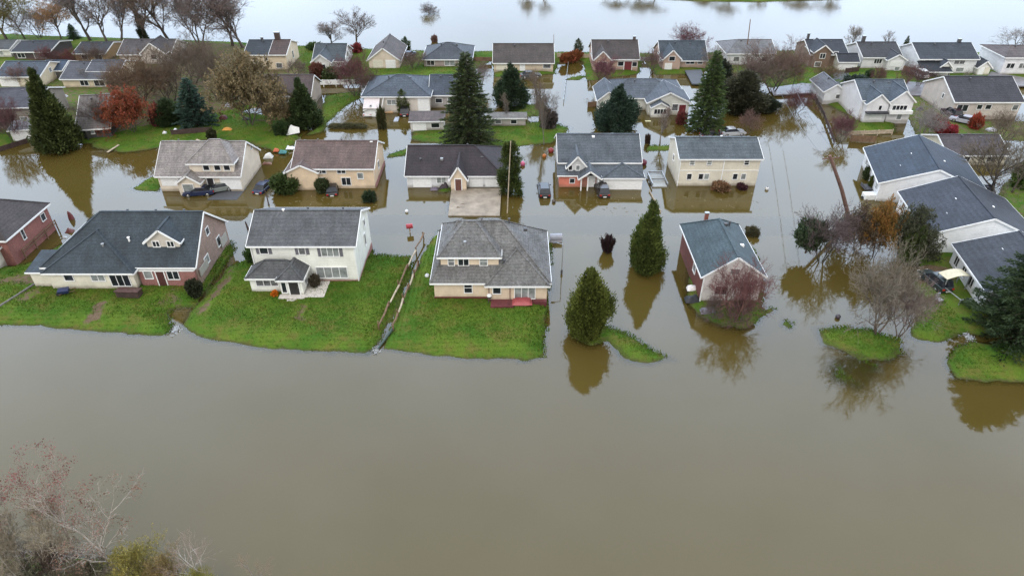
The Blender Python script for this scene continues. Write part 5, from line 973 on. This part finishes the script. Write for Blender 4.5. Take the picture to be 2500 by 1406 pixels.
r = empty('utility_box', at(1357, 588, 0), rad(3), 'grey cabinet with rounded lid at the right corner of the rumpled grey roof', 'cabinet'); m = MB(); m.box(-.75, .75, -.45, .45, -.5, .55); m.build('body', plain((.3, .3, .34), 'cabinet_grey', .5), r); m = MB(); m.tube([(-.8, 0, .55), (.8, 0, .55)], [.5, .5], 14); m.build('lid', plain((.22, .23, .27), 'cabinet_lid', .45), r)
# brown wedge: an uprooted clipped shrub standing on its stem
r = plant('hedge', at(1482, 618, -.2), 2.3, 1.9, (.034, .02, .02), 'wedge shaped dark brown bush standing alone in the water left of the pointed cedar', 'bush', 'bush'); r['label'] = 'wedge shaped dark brown bush standing alone in the water left of the pointed cedar'
for ch in r.children:
    if ch.name.startswith('foliage'):
        me = ch.data.copy(); co = np.empty(len(me.vertices) * 3, np.float32); me.vertices.foreach_get('co', co); co = co.reshape(-1, 3); s = .45 + .5 * np.clip(co[:, 2], 0, .95); co[:, 0] *= s; co[:, 1] *= s; me.vertices.foreach_set('co', co.ravel()); me.update(); ch.data = me
def pole(px, py, px2, py2, z0, h, r0, label, mat=WOOD, arm=True, name='utility_pole'):
    p = at(px, py, z0); D = p.y; q = Vector((ray(px2, py2)[0] * D / ray(px2, py2)[1], D, zat(px2, py2, D))); e = empty(name, p, 0, label, 'utility pole'); d = q - p
    m = MB(); m.tube([Vector((0, 0, -.8)), d * .5, d], [r0, r0 * .85, r0 * .65], 9); m.build('shaft', mat, e)
    if arm: m = MB(); m.beam(d * .96 - Vector((1.1, 0, .12)), d * .96 + Vector((1.1, 0, .12)), .12, .14); m.build('crossarm', mat, e); m = MB(); [m.lathe([(.05, 0), (.07, .1), (.03, .16)], 6, d * .96 + Vector((x, 0, .08 + x * .1))) for x in (-1, -.5, .5, 1)]; m.build('insulator', GREYMETAL, e)
    return q
q1 = pole(2082, 540, 2026, 380, 0, 9, .3, 'thick leaning brown utility pole before the farthest stepped townhouse', plain((.13, .075, .06), 'pole_brown', .85, var=.35)); q2 = pole(1820, 150, 1832, 48, .5, 8, .13, 'thin far pole rising above the pale grey shore roof', WOOD, False); q3 = pole(1238, 520, 1247, 345, 0, 8, .09, 'pale thin pole in front of the narrow upright cedar', PALEWOOD, False)
q4 = pole(1352, 145, 1352, 85, .5, 5, .07, 'short thin pole at the right end of the wide brown shore roof', WOOD, False)
for a, b, lab in ((q1 + Vector((-1, 0, 0)), at(1905, 225, 5), 'left overhead wire running from the leaning pole up the curved road'), (q1 + Vector((1, 0, 0)), at(1945, 225, 5.5), 'right overhead wire running from the leaning pole up the curved road')):
    m = MB(); pts = [a.lerp(b, t) - Vector((0, 0, 2.0 * t * (1 - t))) for t in np.linspace(0, 1, 10)]; m.tube(pts, [.03] * 10, 4); tag(m.build('utility_wire', LEAD), lab, 'wire', 'overhead wires')
# broken log fence down the lawn
r = empty('log_fence', at(975, 700, .6), 0, 'broken log fence of two weathered rails running down between the two lawns', 'fence'); o0 = at(975, 700, .6); random.seed(5)
for (A, B) in (((1034, 572), (924, 794)), ((1022, 640), (958, 798))):
    a, b = at(*A, .75) - o0, at(*B, .75) - o0; n = 5
    for k in range(n):
        p, q = a.lerp(b, k / n), a.lerp(b, (k + .96) / n); jit = lambda: Vector((random.uniform(-.1, .1), random.uniform(-.1, .1), random.uniform(-.1, .2))); m = MB(); m.tube([p + jit(), p.lerp(q, .5) + jit() * .5, q + jit()], [.13, .11, .09], 7); m.build('rail', PALEWOOD if k % 2 else WOOD, r)
    for k in range(6): p = a.lerp(b, k / 5); m = MB(); m.tube([p + Vector((0, 0, -.9)), p + Vector((random.uniform(-.15, .15), 0, random.uniform(.2, .7)))], [.09, .08], 6); m.build('post', WOOD, r)
# ditch and outlets
def foam(px, py, w, label):
    p = at(px, py, 0); r = np.random.default_rng(int(px)); n = 200; P = r.normal(size=(n, 3)) * [w * .22, w * .5, .02]; P[:, 2] = np.abs(P[:, 2]) + .01
    me = tri_mesh('foam', leaves(P, r.normal(size=(n, 3)) * [1, 1, .35], .2, .06), r.random(n), plain((.36, .38, .40), 'white_foam', .6)); o = bpy.data.objects.new('foam', me); COL.objects.link(o); o.location = p; tag(o, label, 'foam'); o['kind'] = 'stuff'
foam(430, 806, .75, 'white foam where the left ditch spills into the wide flood'); foam(920, 853, .8, 'white foam where the fence ditch spills into the wide flood'); foam(2365, 822, 1.0, 'pale rippled trickle crossing the right lawn under the huge conifer')
m = MB(); p, q = at(960, 800, .45), at(922, 852, .1); m.tube([p, p.lerp(q, .5), q], [.16, .14, .12], 8); tag(m.build('drain_pipe', plain((.03, .05, .04), 'dark_pipe')), 'dark drain pipe running from the log fence to the water', 'pipe')
m = MB(); a = at(0, 748, .65); pts = [at(*t, .66) for t in ((-5, 750), (40, 722), (90, 690), (135, 668))]; m.tube(pts, [.14] * 4, 6); tag(m.build('kerb_edging', plain((.09, .08, .07), 'dark_stone')), 'dark stone edging running down the left lawn', 'edging')
# lawn and yard things
r = empty('wheelbarrow', at(158, 720, .6), rad(200), 'dark blue wheelbarrow tipped on the left front lawn', 'wheelbarrow'); m = MB(); loft(m, [(-.6, .35, .35, .5, .75), (.5, .25, .3, .45, .8)]); m.build('tray', plain((.02, .03, .09), 'navy_tray', .35), r); m = MB(); m.tube([(.62, -.06, .22), (.62, .06, .22)], [.22, .22], 10); m.build('wheel', RUBBER, r); m = MB(); [m.beam((.5, s * .25, .3), (-1.3, s * .32, .55), .06, .06) for s in (-1, 1)]; m.build('handle', WOOD, r)
r = empty('garden_shed_bin', at(318, 722, .6), rad(-3), 'low dark brown wooden bin against the cream wing of the slate blue bungalow', 'bin'); m = MB(); m.box(-1.3, 1.3, -.5, .5, -.2, .75); m.build('box', DARKWOOD, r); m = MB(); m.obox((0, 0, .83), (1.4, 0, 0), (0, .6, -.08), (0, 0, .05)); m.build('lid', plain((.07, .035, .03), 'brown_lid', .7, var=.4), r)
r = empty('tarp', at(1275, 738, .7), 0, 'crumpled red tarp thrown over the patio of the rumpled grey roofed house', 'tarp'); xs = np.linspace(-1.15, 1.15, 14); ys = np.linspace(-.75, .75, 10); X, Y = np.meshgrid(xs, ys); Z = .45 - .35 * np.maximum(np.abs(X) / 1.15, np.abs(Y) / .75) ** 4 + .06 * snoise(X, Y, 3.)
g = grid_mesh('sheet', xs, ys, Z, plain((.30, .06, .065), 'red_tarp', .55)); g.parent = r; m = MB(); m.box(-.95, .95, -.55, .55, -.6, .3); m.build('load', MATS['maroon_deck'], r)
m = MB(); m.box(-.1, .1, -.1, .1, 0, .1); r = empty('kettle_barbecue', at(1195, 738, .6), 0, 'small white-lidded barbecue at the left end of the maroon deck', 'barbecue'); m = MB(); m.lathe([(.05, .65), (.25, .72), (.3, .9), (.27, .92)], 12); m.build('bowl', LEAD, r); m = MB(); m.lathe([(.3, .93), (.24, 1.1), (.05, 1.18)], 12); m.build('lid', WHITE, r)
for k in range(3): t = k * 2.09; m = MB(); m.beam((.05 * math.cos(t), .05 * math.sin(t), .7), (.3 * math.cos(t), .3 * math.sin(t), -.1), .04, .04); m.build('leg', LEAD, r)
def ball(px, py, s, c, lab, name='buoy', cat='buoy', z=0, lid=None, key=None):
    r = empty(name, at(px, py, max(z, 0)), 0, lab, cat); m = MB(); m.lathe([(s * .3, -.3), (s * .75, 0), (s, s * .6), (s * .85, s * 1.15), (s * .4, s * 1.45), (.04, s * 1.5)], 12); m.build('body', plain(c, key or name + str(int(px)), .4), r, smooth=True); m = MB(); m.lathe([(s * .42, s * 1.35), (s * .3, s * 1.62), (.05, s * 1.66)], 10); m.build('lid', plain(lid or c, (key or name + str(int(px))) + '_lid', .4), r)
ball(1345, 372, .5, (.2, .02, .022), 'dark red round bin afloat left of the salmon walled house', 'bin', 'bin'); ball(1329, 384, .36, (.38, .12, .02), 'orange round tub beside the dark red bin', 'tub', 'tub'); ball(1276, 404, .42, (.4, .08, .16), 'pink topped bin in water right of the narrow upright cedar', 'bin', 'bin', lid=(.7, .18, .35)); ball(1571, 402, .55, (.13, .02, .04), 'maroon bin at the right wall of the salmon walled house', 'bin', 'bin')
ball(707, 270, .5, (.4, .06, .03), 'red-orange barrel left of the dark round-bottomed cedar', 'barrel', 'barrel', .3); ball(1352, 494, .3, (.06, .045, .035), 'small dark float near the sunken black car', 'float', 'float'); ball(1872, 463, .3, (.5, .5, .5), 'small black and white float right of the cream duplex', 'float', 'float', lid=(.02, .02, .02)); ball(993, 518, .25, (.6, .6, .6), 'small white float above the red mailbox', 'float', 'float')
ball(1043, 676, .28, (.55, .57, .6), 'small white gas bottle by the left corner of the rumpled grey roof', 'gas_bottle', 'gas bottle', .55); ball(2045, 776, .3, (.04, .03, .04), 'dark float beside the large grey twiggy tree', 'float', 'float')
r = empty('tent', at(712, 325, .35), rad(25), 'small red and white tent collapsed on the lawn by the dark round-bottomed cedar', 'tent'); m = MB(); m.poly([(-1.1, -.8, 0), (.0, -.2, 1.5), (.3, .8, 1.2), (-1.0, .9, 0)]); m.build('red_panel', plain((.5, .05, .03), 'tent_red'), r); m = MB(); m.poly([(-1.1, -.8, 0), (1.3, -.6, .05), (1.4, -.3, .9), (0, -.2, 1.5)]); m.poly([(1.3, -.6, .05), (1.4, .8, .2), (.3, .8, 1.2), (0, -.2, 1.5)]); m.build('white_panel', plain((.7, .7, .68), 'tent_white'), r); m = MB(); m.beam((0, -.2, 0), (0, -.2, 1.55), .05, .05); m.build('tent_pole', LEAD, r)
def crumple(px, py, w, d, h, c, lab, name='tarp', cat='tarp', z=.3, seed=0):
    xs = np.linspace(-w / 2, w / 2, 9); ys = np.linspace(-d / 2, d / 2, 8); X, Y = np.meshgrid(xs, ys); Z = h * (1 - np.maximum(np.abs(X) / w * 2, np.abs(Y) / d * 2) ** 3) * (.75 + .4 * snoise(X + seed, Y, 3.2)) - .05
    o = grid_mesh(name, xs, ys, Z, plain(c, f'{name}_{int(px)}', .6, var=.2)); o.location = at(px, py, z); tag(o, lab, cat); return o
crumple(434, 324, 1.8, 1.0, .9, (.6, .62, .66), 'white crumpled sheet in the yard left of the blue-green spruce', seed=1); crumple(402, 326, .8, .6, .6, (.55, .56, .58), 'small white bundle left of the white crumpled sheet', 'bundle', 'bundle', seed=2); crumple(690, 372, 1.2, .9, .5, (.03, .16, .17), 'teal crumpled cover behind the peach house', seed=3); crumple(674, 368, .9, .7, .5, (.42, .09, .03), 'orange-red bundle left of the teal cover', 'bundle', 'bundle', seed=4)
crumple(708, 362, 1.3, .9, .6, (.62, .65, .7), 'white sheet beside the peach house roof', seed=5); crumple(655, 384, 1.5, 1.0, .9, (.5, .5, .48), 'pale covered heap between the cream house and the peach house', 'heap', 'heap', .1, 6); crumple(652, 400, 1.5, .6, .4, (.2, .1, .07), 'brown boards below the pale covered heap', 'board_pile', 'boards', .1, 7); crumple(555, 318, 1.9, .9, .6, (.5, .22, .03), 'orange and black bundle behind the pale grey-brown roof', 'bundle', 'bundle', .3, 8)
crumple(1060, 462, 1.2, .8, .6, (.12, .10, .14), 'purple-grey sack before the dark maroon roofed house', 'sack', 'sack', .05, 9); crumple(1084, 458, 1.4, .8, .9, (.02, .012, .018), 'black heap at the wall of the dark maroon roofed house', 'heap', 'heap', .1, 10); crumple(1055, 448, .8, .6, .8, (.06, .22, .22), 'teal bag beside the black heap', 'bag', 'bag', .1, 11)
crumple(868, 456, 1.3, .7, .8, (.22, .05, .04), 'red-brown cover against the peach house wall', 'cover', 'cover', 0, 12); crumple(968, 292, .9, 2.2, .5, (.33, .37, .45), 'blue-grey sheet trailing in water before the slate hip-roofed house', 'sheet', 'sheet', 0, 13); crumple(950, 274, 1.8, .8, .6, (.4, .25, .13), 'tan boards by the slate hip-roofed house front', 'board_pile', 'boards', 0, 14)
crumple(1020, 270, 2.0, .9, .9, (.22, .04, .035), 'red fence panel heap left of the tall spruce', 'heap', 'heap', .0, 15); crumple(170, 565, 1.0, .8, .6, (.1, .03, .025), 'dark red heap in the flooded yard by the brown-roofed house', 'heap', 'heap', .05, 16); crumple(190, 575, .9, .8, .3, (.66, .66, .64), 'white tub next to the dark red heap', 'tub', 'tub', .05, 17); crumple(158, 580, .6, .4, .25, (.35, .38, .4), 'grey basin in the flooded yard', 'basin', 'basin', 0, 18)
crumple(175, 535, .6, .5, 1.6, (.13, .03, .03), 'tall dark red crate with a white top by the flooded yard corner', 'crate', 'crate', .0, 19); crumple(1690, 705, 1.3, .9, .7, (.64, .62, .62), 'white cover at the left wall of the narrow blue-green roofed house', 'cover', 'cover', .2, 20); crumple(1690, 732, 1.7, 1.2, .8, (.015, .017, .022), 'black covered heap below the white cover', 'heap', 'heap', .2, 21)
crumple(1730, 760, 1.9, 1.0, .6, (.13, .13, .16), 'grey boulder heap at the foot of the maroon bushy tree', 'boulder', 'boulder', .2, 22); crumple(385, 692, 1.6, .6, .5, (.3, .02, .035), 'crimson cushion heap at the brick entrance', 'cushion', 'cushion', .6, 23); crumple(2290, 668, 4.2, 1.0, .35, (.17, .09, .055), 'long brown muddy mat before the nearest stepped townhouse', 'mat', 'mat', .4, 24)
crumple(1475, 295, 1.2, .6, .15, (.6, .6, .4), 'pale yellow board afloat before the ranch house', 'board', 'board', 0, 25) if False else crumple(1582, 296, 1.3, .5, .15, (.6, .58, .35), 'pale yellow board afloat before the ranch house', 'board', 'board', 0, 25)
m = MB(); p, q = at(262, 372, .2), at(290, 354, .4); m.beam(p, q, .35, .08); tag(m.build('plank', PALEWOOD), 'pale plank lying on the left backyard grass edge', 'plank'); m = MB(); m.beam((0, 0, 0), (-.9, .5, .1), .3, .1); o = m.build('plank', PALEWOOD); o.location = at(490, 345, .3); tag(o, 'brown plank leaning behind the pale grey-brown roof', 'plank')
# carport frame between salmon house and duplex
r = empty('boat_trailer', at(1605, 448, -.1), rad(2), 'grey pickup bed frame with white rails sunk between the two blue-grey roofs', 'trailer'); m = MB(); m.box(-1.1, 1.1, -1.6, 2.4, .1, .3); m.build('bed', plain((.28, .29, .28), 'bed_grey'), r); m = MB(); [m.beam((x, -1.7, .7), (x, 2.4, .7), .12, .3) for x in (-1.15, 1.15)]; m.beam((-1.15, 2.4, .8), (1.15, 2.4, .8), .1, .3); m.beam((-1.1, .4, .6), (1.1, .4, .6), .1, .3); m.build('rail', GREYMETAL, r)
for sx in (-1, 1): m = MB(); m.tube([(sx * 1.2, -.6, .1), (sx * 1.35, -.6, .1)], [.35, .35], 12); m.build('wheel', RUBBER, r)
# fences and retaining walls
def fence(A, B, z, h, lab, mat, post=2.4, thick=.06):
    a, b = at(*A, z), at(*B, z); r = empty('fence', a, 0, lab, 'fence'); d = b - a; m = MB(); m.beam(Vector((0, 0, h * .5)), d + Vector((0, 0, h * .5)), thick, h); m.build('panel', mat, r); n = max(2, int(d.length / post))
    for k in range(n + 1): p = d * k / n; q = MB(); q.beam(p + Vector((0, 0, -.8)), p + Vector((0, 0, h + .1)), .12, .12); q.build('post', mat, r)
fence((2072, 330), (2178, 326), .3, .7, 'low white-topped retaining fence below the white two-storey house', PALEWOOD); fence((2075, 345), (2135, 348), .1, 1.1, 'brown board fence behind the farthest stepped townhouse', WOOD); fence((1988, 240), (2012, 285), .3, .7, 'upper stretch of dark board edging along the curved flooded road', DARKWOOD); fence((2012, 287), (2036, 350), .2, .7, 'lower stretch of dark board edging along the curved flooded road', DARKWOOD); fence((0, 372), (70, 350), -.1, .9, 'dark wall along the water at the left edge', DARKWOOD)
fence((215, 340), (268, 322), .4, 1.3, 'dark board fence below the tan-grey broad roof', plain((.04, .04, .04), 'dark_board')); fence((1435, 262), (1480, 258), .0, 1.0, 'brown board fence left of the grey ranch house', WOOD); fence((1218, 262), (1225, 212), .1, 1.2, 'pale board fence beside the dark bushy evergreen', PALEWOOD)
fence((1376, 250), (1388, 150), .1, .5, 'thin low rail along the flooded drive', GREYMETAL); fence((1585, 470), (1612, 520), -.1, .35, 'pale low rail running into the street before the cream duplex', PALEWOOD, 1.5)
# twigs and leaf litter afloat before the houses
def litter(name, px0, px1, py0, py1, n, lab, col=(.2, .17, .1)):
    a, b = at(px0, py1), at(px1, py0); P = np.stack([rng.uniform(a.x, b.x, n), rng.uniform(a.y, b.y, n), np.full(n, .012)], 1); D = rng.normal(size=(n, 3)) * [1, 1, .03]
    me = tri_mesh(name, leaves(P, D, .45, .05), rng.random(n), plain(col, 'floating_litter', .8)); o = bpy.data.objects.new(name, me); COL.objects.link(o); tag(o, lab, 'litter'); o['kind'] = 'stuff'
litter('floating_litter', 1370, 1560, 470, 520, 60, 'twigs and scraps afloat before the salmon walled house'); litter('floating_litter', 1640, 1850, 470, 520, 40, 'twigs and scraps afloat before the cream duplex'); litter('floating_litter', 690, 930, 480, 510, 60, 'twigs and scraps afloat before the peach house')

# back yards: fences and clutter
fence((760, 208), (880, 206), .4, 1.0, 'white picket fence below the purple-brown bushy tree', WHITE); fence((1150, 150), (1200, 150), .4, .9, 'brown back fence beside the slate hip-roofed bungalow', WOOD); fence((1360, 140), (1440, 142), .4, .9, 'pale back fence below the small olive cypress', PALEWOOD)
fence((1560, 150), (1608, 150), .3, .9, 'grey back fence left of the dark slate roofed shore house', GREYMETAL); fence((1728, 150), (1768, 150), .4, .9, 'brown fence left of the pale grey-roofed shore house', WOOD); fence((2062, 180), (2095, 176), .4, 1.1, 'dark fence right of the brown gabled shore house', DARKWOOD); fence((2196, 172), (2232, 180), .4, 1.1, 'brown fence between the two white shore houses right', WOOD)
fence((280, 150), (300, 215), .4, 1.0, 'dark fence running back beside the cream side gable', DARKWOOD); fence((128, 148), (186, 150), .4, 1.1, 'black board fence between the two dark shore houses', DARKWOOD); fence((420, 330), (520, 322), .3, .9, 'mossy board fence on the left backyard lawn', DARKWOOD)
crumple(655, 200, 1.2, .9, .7, (.5, .5, .52), 'pale covered heap left of the white rake board', 'heap', 'heap', .4, 31); crumple(560, 262, 2.0, 1.2, 1.0, (.3, .29, .33), 'grey covered caravan shape among the brown twigs', 'cover', 'cover', .4, 32); crumple(545, 290, 1.4, 1.0, .9, (.09, .02, .02), 'wine red heap under the brown twigs', 'heap', 'heap', .4, 33)
crumple(600, 292, 1.2, .8, .6, (.02, .02, .022), 'black heap under the largest olive-brown tree', 'heap', 'heap', .4, 34); crumple(1690, 296, 1.0, .8, .8, (.03, .03, .035), 'black heap left of the broad dark olive evergreen', 'heap', 'heap', .1, 35); crumple(2215, 245, 1.5, .9, .6, (.55, .55, .58), 'white sheeted heap on the wet street end', 'heap', 'heap', .5, 36); crumple(2245, 268, 1.2, .9, .7, (.03, .02, .03), 'black heap right of the white two-storey house', 'heap', 'heap', .4, 37)
crumple(2290, 196, 2.2, .9, .8, (.02, .02, .025), 'black heap under the black carport', 'heap', 'heap', .5, 38); crumple(2420, 318, 1.6, 1.2, .7, (.45, .46, .5), 'pale sheet among the olive-brown thicket', 'sheet', 'sheet', .4, 39); crumple(150, 238, 2.2, 1.4, .9, (.32, .31, .33), 'grey rubble heap right of the ragged conifer', 'heap', 'heap', .5, 40); crumple(1080, 240, 1.0, .7, .8, (.16, .03, .03), 'dark red post heap at the carport garage', 'heap', 'heap', .1, 41)
